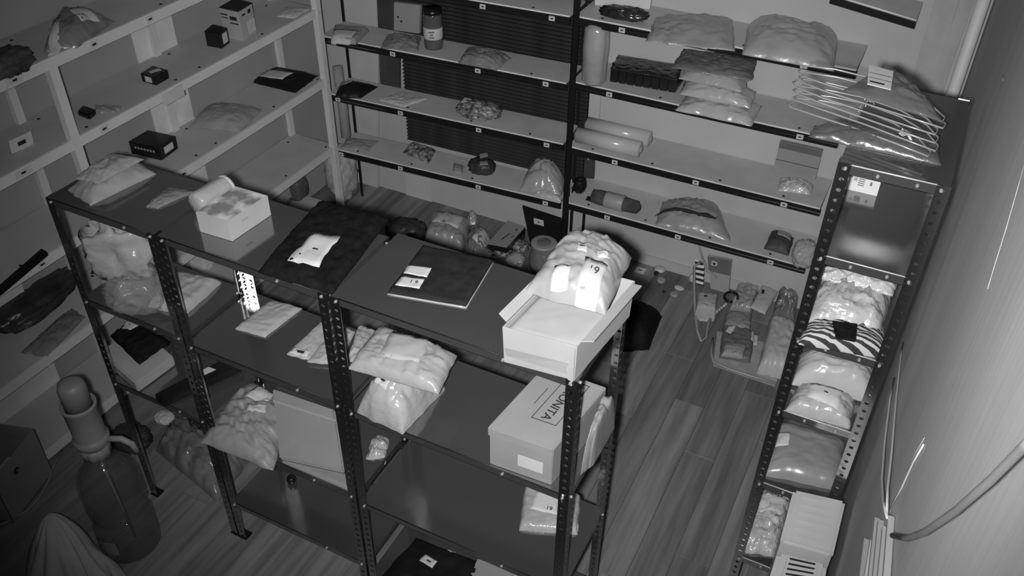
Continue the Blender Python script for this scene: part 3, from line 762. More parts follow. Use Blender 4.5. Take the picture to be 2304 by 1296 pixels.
parcel('labelled_parcel', 'white parcel with square label at the front of the right rack', 'parcel', R4, [(1770, 914), (1914, 955), (1930, 896), (1800, 854)], .06, WPOLY, labels=[[(1816, 894), (1886, 921), (1896, 884), (1824, 865)]], txt=['-'], tsize=.014, seed=37, rise=.25, wr=.15, zq=.4, lmat=mat('note_paper', .44))
t, P, S = parcel('grey_flat_parcel', 'grey plastic-wrapped parcel with blank square sticker on the right rack', 'parcel', R5, [(1712, 1062), (1890, 1100), (1902, 988), (1748, 946)], .055, mat('grey_wrap', .2, .28, .5, .08, 9, .1, 18), labels=[[(1744, 1001), (1773, 1006), (1776, 975), (1748, 969)]], seed=38, rise=.25, wr=.1, dome=.1, zq=.3)
parcel('foil_bag', 'shiny crinkled film bag with blank label on the right rack bottom shelf', 'bag', R6, [(1655, 1232), (1745, 1246), (1786, 1120), (1708, 1092)], .06, FOIL, labels=[[(1704, 1153), (1762, 1158), (1777, 1120), (1714, 1109)]], seed=39, rise=.2, wr=.35, freq=9, zq=.4)
# white fan heater in front of the rack
zt = .98
Ph = Q(zt, (1758, 1214), (1874, 1246), (1902, 1126), (1788, 1100))
t = thing('ribbed_container', 'white ribbed plastic container lid standing at the right rack foot', 'container', Vector((base_of(Ph).x, base_of(Ph).y, 0)))
prism('body', [Vector((p.x, p.y, 0)) for p in Ph], zt - .01, WPLAST, t, bevel=.012)
prism('lid', [p + (p - base_of(Ph)) * .03 - UP * .03 for p in Ph], .03, WPLAST, t, bevel=.01)
for k in range(6):
    v = .1 + .15 * k
    P4 = [bil(Ph, .18, v) - UP * .001, bil(Ph, .82, v) - UP * .001, bil(Ph, .82, v + .05) - UP * .001, bil(Ph, .18, v + .05) - UP * .001]
    prism('rib', P4, .006, WPLAST, t, bevel=.002)
zt2 = .95
Pv = Q(zt2, (1700, 1400), (1842, 1400), (1864, 1264), (1752, 1236))
t = thing('fan_heater', 'white plastic heater with slotted grille at the bottom right', 'heater', Vector((base_of(Pv).x, base_of(Pv).y, 0)))
prism('body', [Vector((p.x, p.y, 0)) for p in Pv], zt2 - .002, WPLAST, t, bevel=.014)
gp = [bil(Pv, u, v) for u, v in ((.2, .2), (.82, .2), (.82, .93), (.2, .93))]
prism('grille_panel', [p - UP * .002 for p in gp], .006, mat('heater_panel', .40, .45, .4, .04), t, bevel=.003)
for k in range(5):
    v = .58 + .075 * k
    P4 = [bil(Pv, .26, v) + UP * .0035, bil(Pv, .76, v) + UP * .0035, bil(Pv, .76, v + .028) + UP * .0035, bil(Pv, .26, v + .028) + UP * .0035]
    prism('slot', P4, .0012, INK, t)
# hangers and bags on top of the right rack
hg = [(1797, 158), (1812, 150), (1880, 158), (1960, 176), (2040, 205), (2100, 238), (2126, 264), (2120, 274), (2050, 250), (1960, 220), (1870, 192), (1805, 170)]
def hanger(k, label):
    dz = .12 - k * .018
    t = thing('wire_hanger', label, 'hanger', Vector((2.68, .95, R1)), 'wire hangers piled on the right rack')
    z = R1 + dz
    sft = Vector((.008 * math.sin(k * 2.1), -.006 * k, 0))
    pts = []
    for i, (a, b) in enumerate(hg):
        p = hz(a, b, R1 + .12) + sft; p.z = z + .003 * math.sin(i + k); pts.append(p)
    tube('wire_frame', pts, .0028, WIRE, t, seg=6, closed=True)
    c0 = lerp(pts[2], pts[4], .5)
    tube('hook', [c0, c0 + Vector((0, .03, .012)), c0 + Vector((.012, .055, .014)), c0 + Vector((.03, .06, .012)), c0 + Vector((.035, .045, .01))], .0022, WIRE, t, seg=6)
hl = ['topmost wire hanger of the pile on the right rack', 'second wire hanger from the top of the pile', 'third wire hanger from the top of the pile', 'fourth wire hanger from the top of the pile', 'fifth wire hanger from the top of the pile', 'lowest wire hanger of the pile on the right rack']
for k, l in enumerate(hl): hanger(k, l)
parcel('hanger_bag', 'dark clear bag humped over the wire hangers on the right rack', 'bag', R1 + .125, [(1900, 196), (2125, 268), (2075, 205), (1995, 140)], .03, mat('smoky_film', .12, .2, .6, .2, 8, .3, 20, clear=.35), seed=41, rise=.4, wr=.3, jit=.02)
Pc = Q(R1 + .162, (1951, 190), (2004, 203), (2010, 162), (1955, 147))
t = thing('hanger_tag', 'pale printed card lying on the wire hanger pile', 'card', base_of(Pc))
prism('card', Pc, .0025, PAPER, t)
for v in (.35, .6): mark(bil(Pc, .5, v) + UP * .0025, Pc[1] - Pc[0], Pc[3] - Pc[0], .06, .004, t, mat('grey_print', .16))
mark(bil(Pc, .4, .15) + UP * .0025, Pc[1] - Pc[0], Pc[3] - Pc[0], .04, .008, t)
parcel('film_sheet_bag', 'smoky clear bag lying under the wire hangers on the right rack', 'bag', R1, [(1820, 300), (2120, 365), (2112, 300), (1835, 275)], .03, mat('smoky_film_pale', .09, .25, .5, .2, 8, .4, 20, clear=.3), labels=[[(2022, 306), (2036, 312), (2052, 316), (2030, 295)]], seed=42, rise=.25, wr=.4, n=26)

# ---- back shelves, right bay
def deckz(L, x, x0, x1): return L[0] + (L[1] - L[0]) * (x - x0) / (x1 - x0)
ra1, ra2, ra3, ra4 = 1.665, 1.298, .897, .52
carton('white_carton', 'pale carton at the top edge of the right back shelves', 'box', ra1, [(1338, 12), (1462, 21), (1475, -6), (1352, -16)], .12, mat('pale_shelf_carton', .5, .6, .25, .05))
lump('dark_film_bag', hz(1403, 42, ra1), (.12, .05, .03), mat('dark_film', .02, .2, .7, .5, 10, .4, 20), seed=44, amp=.5, rotz=.1)
tag(bpy.context.scene.objects['dark_film_bag'], 'dark shiny film bag in front of the pale carton, top back shelf', 'bag')
parcel('grey_mailer', 'wide grey mailer draped over the top right back shelf edge', 'mailer', ra1, [(1452, 86), (1655, 108), (1648, 30), (1478, 32)], .045, GPOLY, seed=45, rise=.3, wr=.35, n=36, freq=2.6)
parcel('grey_mailer', 'bulging shiny grey mailer at the right end of the top back shelf', 'mailer', ra1, [(1672, 108), (1880, 146), (1890, 62), (1690, 30)], .085, mat('pale_grey_mailer', .30, .28, .6, .1, 9, .3, 18), seed=46, rise=.3, wr=.2, dome=.3, n=36, freq=2.4)
c0 = hz(1335, 186, ra2)
t = thing('clear_tall_bag', 'tall clear cylindrical bag standing beside the black shelf post', 'bag', c0)
lathe('film', [(.01, 0), (.055, .002), (.068, .02), (.066, .12), (.07, .2), (.066, .3), (.055, .33), (.02, .345)], c0, CLEAR, t, rib=(.03, 5))
lathe('contents', [(.01, .004), (.05, .006), (.052, .2), (.05, .3), (.01, .31)], c0, mat('pale_contents', .26, .5, .4, .1), t, rib=(.05, 3))
P = Q(ra2, (1371, 184), (1520, 210), (1542, 178), (1388, 152))
t = thing('black_battery_pack', 'long black wrapped pack of cells beside the clear tall bag', 'pack', base_of(P))
for k in range(8):
    prism('cell', [bil(P, u, v) for u, v in ((k / 8 + .004, 0), ((k + 1) / 8 - .004, 0), ((k + 1) / 8 - .004, 1), (k / 8 + .004, 1))], .075, BPLAST, t, bevel=.004)
o, S = pad('top_film', [p + UP * .074 for p in P], .006, mat('dark_film', .02), t, seed=47, wr=.6, rise=.1)
GS = 'parcels stacked in front of the back wall'
parcel('stacked_parcel', 'bottom shiny bag of the parcel stack on the right back shelves', 'parcel', ra2, [(1520, 240), (1692, 276), (1716, 232), (1550, 200)], .055, mat('shiny_mailer', .36, .18, .7, .1, 9, .5, 16), seed=48, rise=.25, wr=.2, group=GS)
parcel('stacked_parcel', 'second shiny white bag from the bottom of the parcel stack', 'parcel', ra2 + .062, [(1530, 204), (1690, 236), (1702, 200), (1545, 168)], .055, mat('shiny_mailer', .36), seed=49, rise=.25, wr=.2, group=GS)
parcel('stacked_parcel', 'plump pale pillow-like bag near the top of the parcel stack', 'parcel', ra2 + .125, [(1528, 168), (1672, 198), (1690, 165), (1540, 132)], .06, WPOLY, seed=50, rise=.4, wr=.12, group=GS)
parcel('stacked_parcel', 'flat dim grey mailer on top of the parcel stack', 'parcel', ra2 + .195, [(1510, 150), (1690, 178), (1706, 130), (1538, 108)], .02, DPOLY, seed=51, rise=.25, wr=.5, group=GS)
for k, (a, b, r_, lab) in enumerate((((1296, 306), (1442, 334), .046, 'front clear film roll of the pair on the right back shelves'), ((1322, 280), (1466, 308), .046, 'rear clear film roll of the pair against the back wall'))):
    pa, pb = hz(a[0], a[1], ra3 + r_), hz(b[0], b[1], ra3 + r_)
    if k == 1: pa.y = pb.y = max(pa.y, 2.74)
    else: pa.y = pb.y = 2.60
    t = thing('film_roll', lab, 'roll', Vector((pa.x, pa.y, ra3)), 'clear film rolls on the right back shelves')
    L = (pb - pa).length; ax = (pb - pa).normalized()
    lathe('film', [(.018, 0), (r_, .001), (r_, L - .001), (.018, L)], pa, mat('stretch_film', .4, .18, .7, .08, 6), t, axis=ax)
    lathe('core_tube', [(.019, -.012), (.019, L + .012)], pa, GPLAST, t, axis=ax)
p, q = hz(1738, 392, ra3), hz(1832, 410, ra3); p.y = q.y = 2.80
p, q = hy(1738, 390, 2.80), hy(1832, 412, 2.80); p.z = q.z = ra3
t = thing('flat_box', 'dim grey flat box standing against the back wall near the right end', 'box', (p + q) / 2)
hf = .175; n = Vector((0, .03, 0))
hexa('body', [p, q, q + n, p + n], [p + UP * hf + n * .5, q + UP * hf + n * .5, q + UP * hf + n * 1.5, p + UP * hf + n * 1.5], mat('dim_grey_box', .24, .6, .25, .05), t, bevel=.002)
for v0, v1, m in ((.80, .995, mat('dark_grey_band', .11, .6, .2, .1)), (.40, .415, INK)):
    C = [lerp(p, q, u) + (UP * hf + n * .5) * v - Vector((0, .001, 0)) for u, v in ((.01, v0), (.99, v0), (.99, v1), (.01, v1))]
    hexa('printed_band', C, [x - Vector((0, .0015, 0)) for x in C], m, t)
parcel('clear_pouch', 'small clear shiny pouch in front of the dim grey flat box', 'pouch', ra3, [(1750, 424), (1826, 434), (1832, 412), (1756, 396)], .035, FOIL, seed=53, wr=.4)
# lowest back deck, right bay
pa, pb = hz(1325, 446, ra4 + .04), hz(1446, 462, ra4 + .04); pb.y = pa.y = (pa.y + pb.y) / 2
t = thing('rolled_garment', 'dark rolled garment with a pale paper band on the lowest right back shelf', 'clothing', Vector((pa.x, pa.y, ra4)))
L = (pb - pa).length; ax = (pb - pa).normalized()
lathe('roll', [(.012, 0), (.04, .01), (.047, .06), (.045, L * .6), (.04, L - .02), (.015, L)], pa, mat('dark_grey_textile', .06, .8, .15, .4, 14), t, axis=ax, rib=(.06, 4))
lathe('paper_band', [(.048, L * .3), (.0495, L * .31), (.0495, L * .66), (.048, L * .67)], pa, GPLAST, t, axis=ax)
parcel('black_strap', 'flat black strap lying in front of the rolled garment', 'strap', ra4, [(1318, 448), (1400, 474), (1420, 455), (1322, 440)], .018, BPOLY, seed=55, wr=.2)
parcel('open_grey_bag', 'open creased grey bag with a dark mouth on the lowest right back shelf', 'bag', ra4, [(1476, 496), (1645, 532), (1618, 448), (1492, 444)], .085, GPOLY, seed=56, rise=.35, wr=.22, n=28)
tg = bpy.context.scene.objects['open_grey_bag']
mp_ = [hz(a, b, ra4 + .082) for a, b in ((1474, 486), (1495, 474), (1520, 470), (1545, 474), (1572, 482), (1590, 484), (1612, 492))]
tube('dark_mouth', mp_, .01, INK, tg, seg=8, radii=[.002, .008, .01, .012, .010, .013, .003])
parcel('dark_pouch', 'dark grey pouch with a pale flap near the right end of the lowest shelf', 'pouch', ra4 + .008, [(1720, 553), (1776, 569), (1788, 530), (1738, 514)], .05, mat('dark_pouch', .05, .6, .3, .2), labels=[[(1748, 531), (1778, 540), (1782, 524), (1752, 516)]], lmat=GPLAST, seed=57, wr=.15)
lump('clear_bag', hz(1802, 596, ra4 + .01), (.055, .06, .075), CLEAR, seed=58, amp=.45, rotz=.3)
o = [x for x in bpy.context.scene.objects if x.name == 'clear_bag.001'][0]
tag(o, 'clear shiny bag at the right end of the lowest back shelf', 'bag')
# power strip behind the black post
P = [hy(a, b, 2.835) for a, b in ((1303, 396), (1338, 400), (1341, 336), (1306, 332))]
t = thing('wall_fitting', 'dark perforated fitting on the back wall behind the black shelf post', 'fitting', base_of(P))
hexa('body', P, [x - Vector((0, .02, 0)) for x in P], mat('dark_fitting', .05, .5, .3, .2), t, bevel=.003)
for u, v in ((.2, .85), (.2, .5), (.2, .2), (.62, .7)):
    x = bil([y - Vector((0, .02, 0)) for y in P], u, v); mark(x, Vector((1, 0, 0)), UP, .012, .018, t, GPLAST, 'pale_square')
lump('dark_ball_bag', hz(1304, 432, ra4), (.035, .04, .05), BPOLY, seed=59, amp=.3)
tag(bpy.context.scene.objects['dark_ball_bag'], 'dark rounded bag wedged behind the black shelf post', 'bag')

# ---- back shelves, left bay
la2, la3, la4 = 1.28, .903, .506
parcel('flat_parcel', 'flat dim parcel with pale top at the left end of the upper back shelf', 'parcel', la2, [(744, 92), (800, 96), (830, 66), (752, 60)], .035, GCARD, labels=[[(744, 88), (786, 92), (804, 72), (752, 68)]], seed=61, rise=.08, wr=.08, dome=.05)
parcel('clear_flat_bag', 'clear limp bag left of the jar on the upper back shelf', 'bag', la2, [(856, 104), (940, 112), (948, 80), (872, 74)], .03, mat('limp_film', .22, .2, .6, .3, 10, .4, 20, clear=.3), seed=62, wr=.5)
P = [hy(a, b, 2.66) for a, b in ((886, 68), (943, 76), (945, 12), (886, 5))]
t = thing('square_panel', 'pale square plastic panel standing left of the jar', 'panel', base_of(P) - UP * .08)
hexa('panel', P, [x + Vector((0, .025, 0)) for x in P], GPLAST, t, bevel=.002)
for u, v in ((.17, .5), (.3, .36)): mark(bil(P, u, v) - Vector((0, .001, 0)), Vector((1, 0, 0)), UP, .012, .012, t, BPLAST, 'hole')
c0 = hz(976, 106, la2)
t = thing('plastic_jar', 'tall dark-lidded clear jar with white label on the upper back shelf', 'jar', c0)
hj = .235; rj = .056
lathe('jar_body', [(.01, 0), (rj * .95, .001), (rj, .012), (rj, hj * .8), (rj * .92, hj * .86), (rj * .9, hj * .9)], c0, mat('smoky_jar', .10, .12, .7, .1, clear=.2), t)
lathe('lid', [(rj * .94, hj * .88), (rj * .96, hj * .9), (rj * .96, hj), (.01, hj + .002)], c0, BPLAST, t)
lathe('jar_label', [(rj * 1.012, hj * .27), (rj * 1.016, hj * .272), (rj * 1.016, hj * .55), (rj * 1.012, hj * .552)], c0, PAPER, t)
fd = (Vector((CAM.x, CAM.y, 0)) - Vector((c0.x, c0.y, 0))).normalized(); sd = Vector((-fd.y, fd.x, 0))
for v, wd in ((.34, .03), (.41, .02), (.48, .034)): mark(c0 + fd * (rj * 1.02) + UP * (hj * v) - sd * .01, sd, UP, wd, .005, t)
parcel('crumpled_bag', 'crumpled dim clear bag right of the jar on the upper back shelf', 'bag', la2, [(1030, 136), (1118, 152), (1150, 124), (1052, 102)], .045, mat('dim_film', .18, .22, .6, .3, 10, .4, 20), seed=64, wr=.35)
parcel('black_mailer', 'black plastic mailer with pale label at the left of the middle back shelf', 'mailer', la3, [(752, 214), (810, 216), (850, 190), (768, 180)], .045, BPOLY, labels=[[(755, 190), (780, 192), (796, 184), (766, 180)]], seed=65, rise=.3, wr=.1, lmat=GPLAST)
parcel('white_envelope', 'flat pale envelope on the middle back shelf before the slats', 'envelope', la3, [(852, 224), (908, 240), (962, 222), (905, 206)], .012, mat('dull_white_envelope', .42, .5, .3, .08), seed=66, rise=.1, wr=.4)
lump('snack_bag', hz(1078, 262, la3), (.13, .075, .045), PATCH, seed=67, amp=.4, rotz=.15)
o = tag(bpy.context.scene.objects['snack_bag'], 'clear bag of dark and shiny bits on the middle back shelf', 'bag')
P = Q(la3 + .085, (1036, 230), (1052, 234), (1062, 224), (1046, 220))
prism('paper_label', P, .002, PAPER, o)
parcel('flat_film_bag', 'flat dim bag with dark prints at the left of the lower back shelf', 'bag', la4, [(766, 332), (826, 340), (852, 316), (782, 308)], .014, GPOLY, seed=68, wr=.4)
parcel('parts_bag', 'clear bag of parts in the middle of the lower back shelf', 'bag', la4, [(905, 340), (965, 364), (980, 335), (925, 318)], .035, PATCH, seed=69, wr=.45)
parcel('cable_coil', 'small dark coil beside the dark device on the lower back shelf', 'coil', la4, [(1018, 386), (1040, 392), (1044, 372), (1020, 366)], .015, GPOLY, seed=70, wr=.4)
lump('dark_device', hz(1084, 388, la4), (.085, .06, .045), mat('dark_device_shell', .035, .4, .4, .3), seed=71, amp=.25, rotz=.2)
o = tag(bpy.context.scene.objects['dark_device'], 'dark lumpy device with two pale stickers on the lower back shelf', 'device')
for a in (((1080, 356), (1098, 352), (1096, 346), (1079, 349)), ((1080, 372), (1098, 371), (1096, 365), (1079, 366))):
    P = Q(la4 + .085, *a); prism('sticker', P, .008, GPLAST, o)
parcel('white_carrier_bag', 'upright pale carrier bag at the right end of the lower back shelf', 'bag', la4, [(1168, 420), (1262, 438), (1276, 396), (1196, 362)], .15, WPOLY, seed=72, rise=.5, wr=.15, dome=.5, zq=.2, n=28)
parcel('clear_pack', 'clear shiny pack in front of the pale carrier bag', 'pack', la4, [(1196, 436), (1262, 452), (1266, 440), (1206, 424)], .03, FOIL, seed=73, wr=.3)

# ---- white shelves on the left wall
tb, P, S = parcel('paper_bundle_bag', 'clear bag with two pale sheets on the top white shelf', 'bag', b1, [(92, 104), (170, 92), (255, 34), (138, 8)], .08, DPOLY, labels=[[(98, 98), (124, 90), (140, 40), (112, 44)], [(148, 32), (184, 50), (222, 34), (186, 12)]], seed=75, rise=.35, wr=.2, lz=.8)
lump('dark_bundle', hz(20, 168, b1), (.07, .11, .05), mat('dark_bundle', .05, .6, .3, .4), seed=76, amp=.4)
o = tag(bpy.context.scene.objects['dark_bundle'], 'dark bundle at the left frame edge on the top white shelf', 'bundle')
# second white shelf
P = [Vector((p.x, p.y, b2)) for p in Q(b2, (505, 84), (548, 94), (578, 74), (540, 62))]
t = thing('white_carton', 'tall white carton with dark top on the second white shelf', 'box', base_of(P))
hh = .165
prism('body', P, hh, CARD, t, bevel=.002)
top_mark(t, P, hh, ((.0, .0), (1, 0), (1, 1), (0, 1)), mat('dark_carton_top', .03, .5, .4, .3, 20), 'dark_top', .003)
for u0, u1, v0, v1 in ((.05, .4, .8, .84), (.05, .4, .7, .73), (.5, .85, .68, .8), (.48, .9, .55, .59)): face_mark(t, P, hh, 0, u0, u1, v0, v1, INK, 'print_mark')
for u0, u1, v0, v1 in ((.2, .4, .8, .86), (.6, .8, .78, .9)): face_mark(t, P, hh, 1, u0, u1, v0, v1, INK, 'print_mark')
face_mark(t, P, hh, 1, .45, .98, .12, .55)
t, P = carton('black_box', 'black cube box with white end label before the tall white carton', 'box', b2, [(466, 104), (500, 110), (518, 96), (484, 88)], .085, BPLAST)
face_mark(t, P, .085, 1, .25, .8, .2, .85)
t, P = carton('black_box', 'small flat black box with two labels alone on the second white shelf', 'box', b2, [(320, 184), (352, 193), (382, 176), (348, 166)], .045, BPLAST)
face_mark(t, P, .045, 0, .3, .75, .2, .85); top_mark(t, P, .045, ((.3, .35), (.5, .25), (.75, .8), (.5, .9)))
carton('black_cutter', 'small black tool by the white post on the second white shelf', 'tool', b2, [(176, 262), (202, 272), (220, 258), (190, 248)], .03, BPLAST, bevel=.008)
parcel('pale_strips', 'pale cable strips behind the small black tool on the second white shelf', 'strips', b2, [(212, 252), (250, 256), (280, 240), (215, 234)], .012, GPOLY, seed=78, wr=.6, jit=.08)
parcel('clear_paper_bag', 'flat clear bag with papers at the far end of the second white shelf', 'bag', b2, [(622, 36), (662, 40), (700, 18), (644, 14)], .012, mat('pale_film_flat', .42, .3, .5, .1, 9, .2), seed=79, wr=.3)
# third white shelf
parcel('black_mailer', 'black plastic mailer with large white label on the third white shelf', 'mailer', b3, [(554, 180), (664, 206), (716, 168), (614, 146)], .025, BPOLY, labels=[[(580, 172), (636, 182), (662, 166), (606, 158)]], seed=81, rise=.2, wr=.12, jit=.03)
parcel('grey_folded_bag', 'plump grey bag of clothes on the third white shelf', 'bag', b3, [(424, 278), (542, 290), (588, 238), (468, 226)], .06, GPOLY, seed=82, rise=.4, wr=.14, jit=.03)
t, P = carton('black_box', 'black flat carton with a row of white dots on the third white shelf', 'box', b3, [(296, 346), (364, 362), (402, 334), (340, 320)], .075, BPLAST)
for k in range(7): face_mark(t, P, .075, 0, .18 + .1 * k, .24 + .1 * k, .55, .72, GPLAST, 'white_dot')
face_mark(t, P, .075, 1, .25, .75, .3, .8)
# lower white shelf clutter
lump('dark_film_bundle', hz(80, 690, b4), (.14, .25, .06), mat('dark_film_soft', .03, .35, .5, .5, 8, .3, 15), seed=84, amp=.35, rotz=.2)
tag(bpy.context.scene.objects['dark_film_bundle'], 'dark film-wrapped bundle on the low white shelf at the left', 'bundle')
parcel('film_wrapped_slats', 'film-wrapped pale slats on the low white shelf behind the left post', 'parcel', b4, [(45, 790), (105, 800), (190, 710), (160, 690)], .03, mat('dim_clear_wrap', .16, .25, .6, .3, 8, .3, 20, stretch=(1, .2, 1)), seed=85, wr=.3)
Pk = Q(b3 + .002, (0, 650), (0, 668), (110, 575), (96, 566))
tag(prism('black_bar', Pk, .02, BPLAST, bevel=.003), 'long black bar along the front of the third white shelf', 'bar')

# ---- corner between the two shelvings
a, b = hy(690, 215, 2.5), hy(728, 308, 2.5)
a.x, b.x = -.70, -.64; 
t = thing('wrapped_roll', 'film-wrapped roll leaning in the corner behind the white post', 'roll', Vector((-.64, 2.52, .505)))
tube('roll', [Vector((-.63, 2.58, .52)), Vector((-.66, 2.62, .72)), Vector((-.70, 2.66, .98))], .032, GPOLY, t, seg=14)
lump('hanging_cloth', Vector((-.72, 2.60, .02)), (.10, .10, .2), TEXT, seed=86, amp=.35, freq=2.2)
tag(bpy.context.scene.objects['hanging_cloth'], 'grey rumpled textile heap in the floor corner behind the white post', 'textile')
lump('rounded_appliance', hz(668, 442, .07), (.075, .07, .08), mat('dim_shell', .08, .5, .3, .3), seed=87, amp=.12, power=5)
lump('dark_tool', hz(628, 452, .075), (.09, .05, .02), mat('dim_shell', .08), seed=88, amp=.4, rotz=.4)
tag(bpy.context.scene.objects['dark_tool'], 'dark flat tool on the lowest white shelf behind the printed-lid box', 'tool')
o = tag(bpy.context.scene.objects['rounded_appliance'], 'small dim rounded appliance under the lowest white shelf end', 'appliance')
ORGm = ORG[o]

# ---- floor behind the middle racks
def fl_z(z=0.0): return z
lump('dark_bag', hz(916, 540, .0), (.13, .09, .075), mat('dark_bag_film', .035, .4, .4, .4, 8, .2, 15), seed=91, amp=.3, rotz=.2)
tag(bpy.context.scene.objects['dark_bag'], 'dark lumpy bag on the floor behind the black cloth bundle', 'bag')
parcel('clear_floor_parcel', 'thick clear parcel with square paper label on the floor behind the racks', 'parcel', 0, [(952, 535), (1040, 558), (1062, 500), (975, 478)], .13, mat('dim_film_parcel', .26, .25, .6, .15, 9, .3, 18), labels=[[(972, 500), (1030, 514), (1048, 482), (990, 466)]], txt=['-'], tsize=.02, seed=92, rise=.14, wr=.12, zq=.5, lz=.95, dome=.15)
parcel('grey_limp_bag', 'limp grey bag with pale flap between floor parcel and printed board', 'bag', 0, [(1035, 566), (1085, 580), (1112, 520), (1060, 492)], .09, DPOLY, labels=[[(1062, 540), (1088, 552), (1106, 522), (1080, 512)]], seed=93, rise=.4, wr=.25, zq=.5)
parcel('white_scrap_bag', 'tiny torn white bag top against the back wall', 'bag', 0, [(1048, 500), (1072, 504), (1078, 484), (1052, 476)], .09, WPOLY, seed=94, rise=.5, wr=.4, zq=.6)
P = Q(.09, (1097, 548), (1140, 556), (1182, 510), (1142, 496))
t = thing('printed_board', 'pale flat box with dark prints on the floor behind the racks', 'box', Vector((base_of(P).x, base_of(P).y, 0)))
prism('body', [Vector((p.x, p.y, 0)) for p in P], .085, BPLAST, t, bevel=.002)
prism('pale_top', [Vector((p.x, p.y, .0855)) for p in P], .004, GPLAST, t)
Pz = [Vector((p.x, p.y, 0)) for p in P]
for uv in (((.45, .25), (.5, .25), (.62, .55), (.57, .55)), ((.72, .72), (.78, .72), (.78, .8), (.72, .8)), ((.8, .4), (.84, .4), (.9, .52), (.86, .52))): top_mark(t, Pz, .0905, uv, INK, 'print_mark')
p, q = hy(1194, 560, 2.68), hy(1262, 572, 2.68); p.z = q.z = 0
a, b = hy(1175, 464, 2.70), hy(1263, 493, 2.70)
t = thing('black_board', 'black board with white label leaning upright at the black shelf post', 'board', (p + q) / 2)
hexa('board', [p, q, q + Vector((0, .012, 0)), p + Vector((0, .012, 0))], [a, b, b + Vector((0, .012, 0)), a + Vector((0, .012, 0))], BPLAST, t)
P = [hy(x, y, 2.685) for x, y in ((1202, 503), (1224, 509), (1223, 496), (1201, 490))]
o = hexa('paper_label', P, [x - Vector((0, .002, 0)) for x in P], PAPER, t); mark(base_of(P) - Vector((0, .003, 0)), Vector((1, 0, 0)), UP, .012, .01, o)
c0 = hz(1222, 600, 0)
t = thing('clear_drum', 'clear round film-wrapped drum on the floor behind the stuffed bag', 'drum', c0)
lathe('drum', [(.01, 0), (.09, .002), (.095, .05), (.085, .12), (.08, .17), (.07, .19), (.01, .195)], c0, mat('drum_film', .20, .16, .7, .2, 8, .3, 14, clear=.25), t, rib=(.03, 5))
lathe('rim', [(.078, .172), (.084, .178), (.082, .19), (.07, .192)], c0, GPLAST, t)
rnd = random.Random(11)
fl_bits = [((1128, 572), 'crumpled clear wrapper', 'under the printed flat box'), ((1160, 590), 'small clear crumpled wrapper', 'left of the clear drum'), ((1090, 578), 'grey cloth scrap', 'in front of the limp grey bag'), ((1170, 560), 'patchy film scrap', 'between printed box and clear drum')]
for i, (px, what, where) in enumerate(fl_bits):
    o = lump('film_scrap', hz(px[0], px[1], 0), (.06, .05, .025), [PATCH, CLEAR, DPOLY, PATCH][i], seed=100 + i, amp=.5, rotz=i)
    tag(o, what + ' on the floor ' + where, 'scrap', 'film scraps on the floor behind the racks')
P = Q(.001, (1157, 598), (1172, 602), (1178, 592), (1163, 588))
o = tag(prism('paper_tag', P, .003, PAPER), 'little pale tag with dark square on the floor left of the drum', 'tag'); mark(base_of(P) + UP * .003, P[1] - P[0], P[3] - P[0], .012, .012, o)

# ---- aisle floor near the back wall
o, P, S = parcel('black_backpack', 'black backpack on the floor right of the open white box', 'backpack', 0, [(1395, 775), (1462, 770), (1492, 695), (1408, 660)], .12, mat('black_nylon', .006, .7, .15, .3, 8), seed=111, rise=.3, wr=.06, dome=.4, zq=.5)
lump('strap', hz(1440, 772, 0), (.05, .03, .02), BPLAST, o, seed=1, amp=.2)
Pt_ = Q(.001, (1426, 612), (1448, 618), (1455, 606), (1433, 600))
o = tag(prism('paper_tag', Pt_, .003, PAPER), 'white paper tag on the floor at the back wall beside the stuffed bag', 'tag'); mark(base_of(Pt_) + UP * .003, Pt_[1] - Pt_[0], Pt_[3] - Pt_[0], .018, .008, o)
bits = [((1484, 610), (.035, .03, .015), WPLAST, 'small pale device'), ((1476, 618), (.014, .014, .012), BPLAST, 'tiny black cap'), ((1487, 634), (.025, .03, .012), GPLAST, 'grey curled strip'), ((1528, 650), (.03, .02, .008), PAPER, 'torn pale paper'), ((1516, 664), (.025, .025, .008), GPLAST, 'grey crumb of plastic'), ((1494, 658), (.008, .008, .006), BPLAST, 'black pellet'), ((1556, 634), (.02, .02, .03), WPLAST, 'white plug')]
for i, (px, r, m, w_) in enumerate(bits):
    tag(lump('floor_scrap', hz(px[0], px[1], 0), r, m, seed=120 + i, amp=.3, sub=3), w_ + ' among the scraps on the floor at the back wall', 'scrap', 'scraps on the floor at the back wall')
# things leaning on the back wall
def standing(name, label, cat, px, y0, y1, t_, m, zb=0.0):
    bl, br, tr, tl = px
    A = [hy(*bl, y0), hy(*br, y0), hy(*tr, y1), hy(*tl, y1)]
    if zb is not None: A[0].z = A[1].z = zb
    t = thing(name, label, cat, (A[0] + A[1]) / 2)
    n = Vector((0, t_, 0))
    hexa('body', [A[0], A[1], A[1] + n, A[0] + n], [A[3], A[2], A[2] + n, A[3] + n], m, t, bevel=.0015)
    return t, A
t, A = standing('grey_card_box', 'grey flat box with dark top leaning on the back wall above the floor pile', 'box', [(1598, 650), (1640, 655), (1646, 586), (1592, 576)], 2.79, 2.82, .02, mat('wall_card', .30, .6, .25, .06))
C = [bil(A, u, v) - Vector((0, .002, 0)) for u, v in ((0, .55), (1, .55), (1, 1), (0, 1))]; hexa('dark_band', C, [c - Vector((0, .001, 0)) for c in C], mat('dim_band', .12, .6, .2, .1), t)
c = bil(A, .28, .82) - Vector((0, .004, 0)); mark(c, Vector((1, 0, 0)), UP, .035, .035, t, PAPER, 'white_square'); mark(c - Vector((0, .0015, 0)), Vector((1, 0, 0)), UP, .016, .016, t, INK, 'dark_dot')
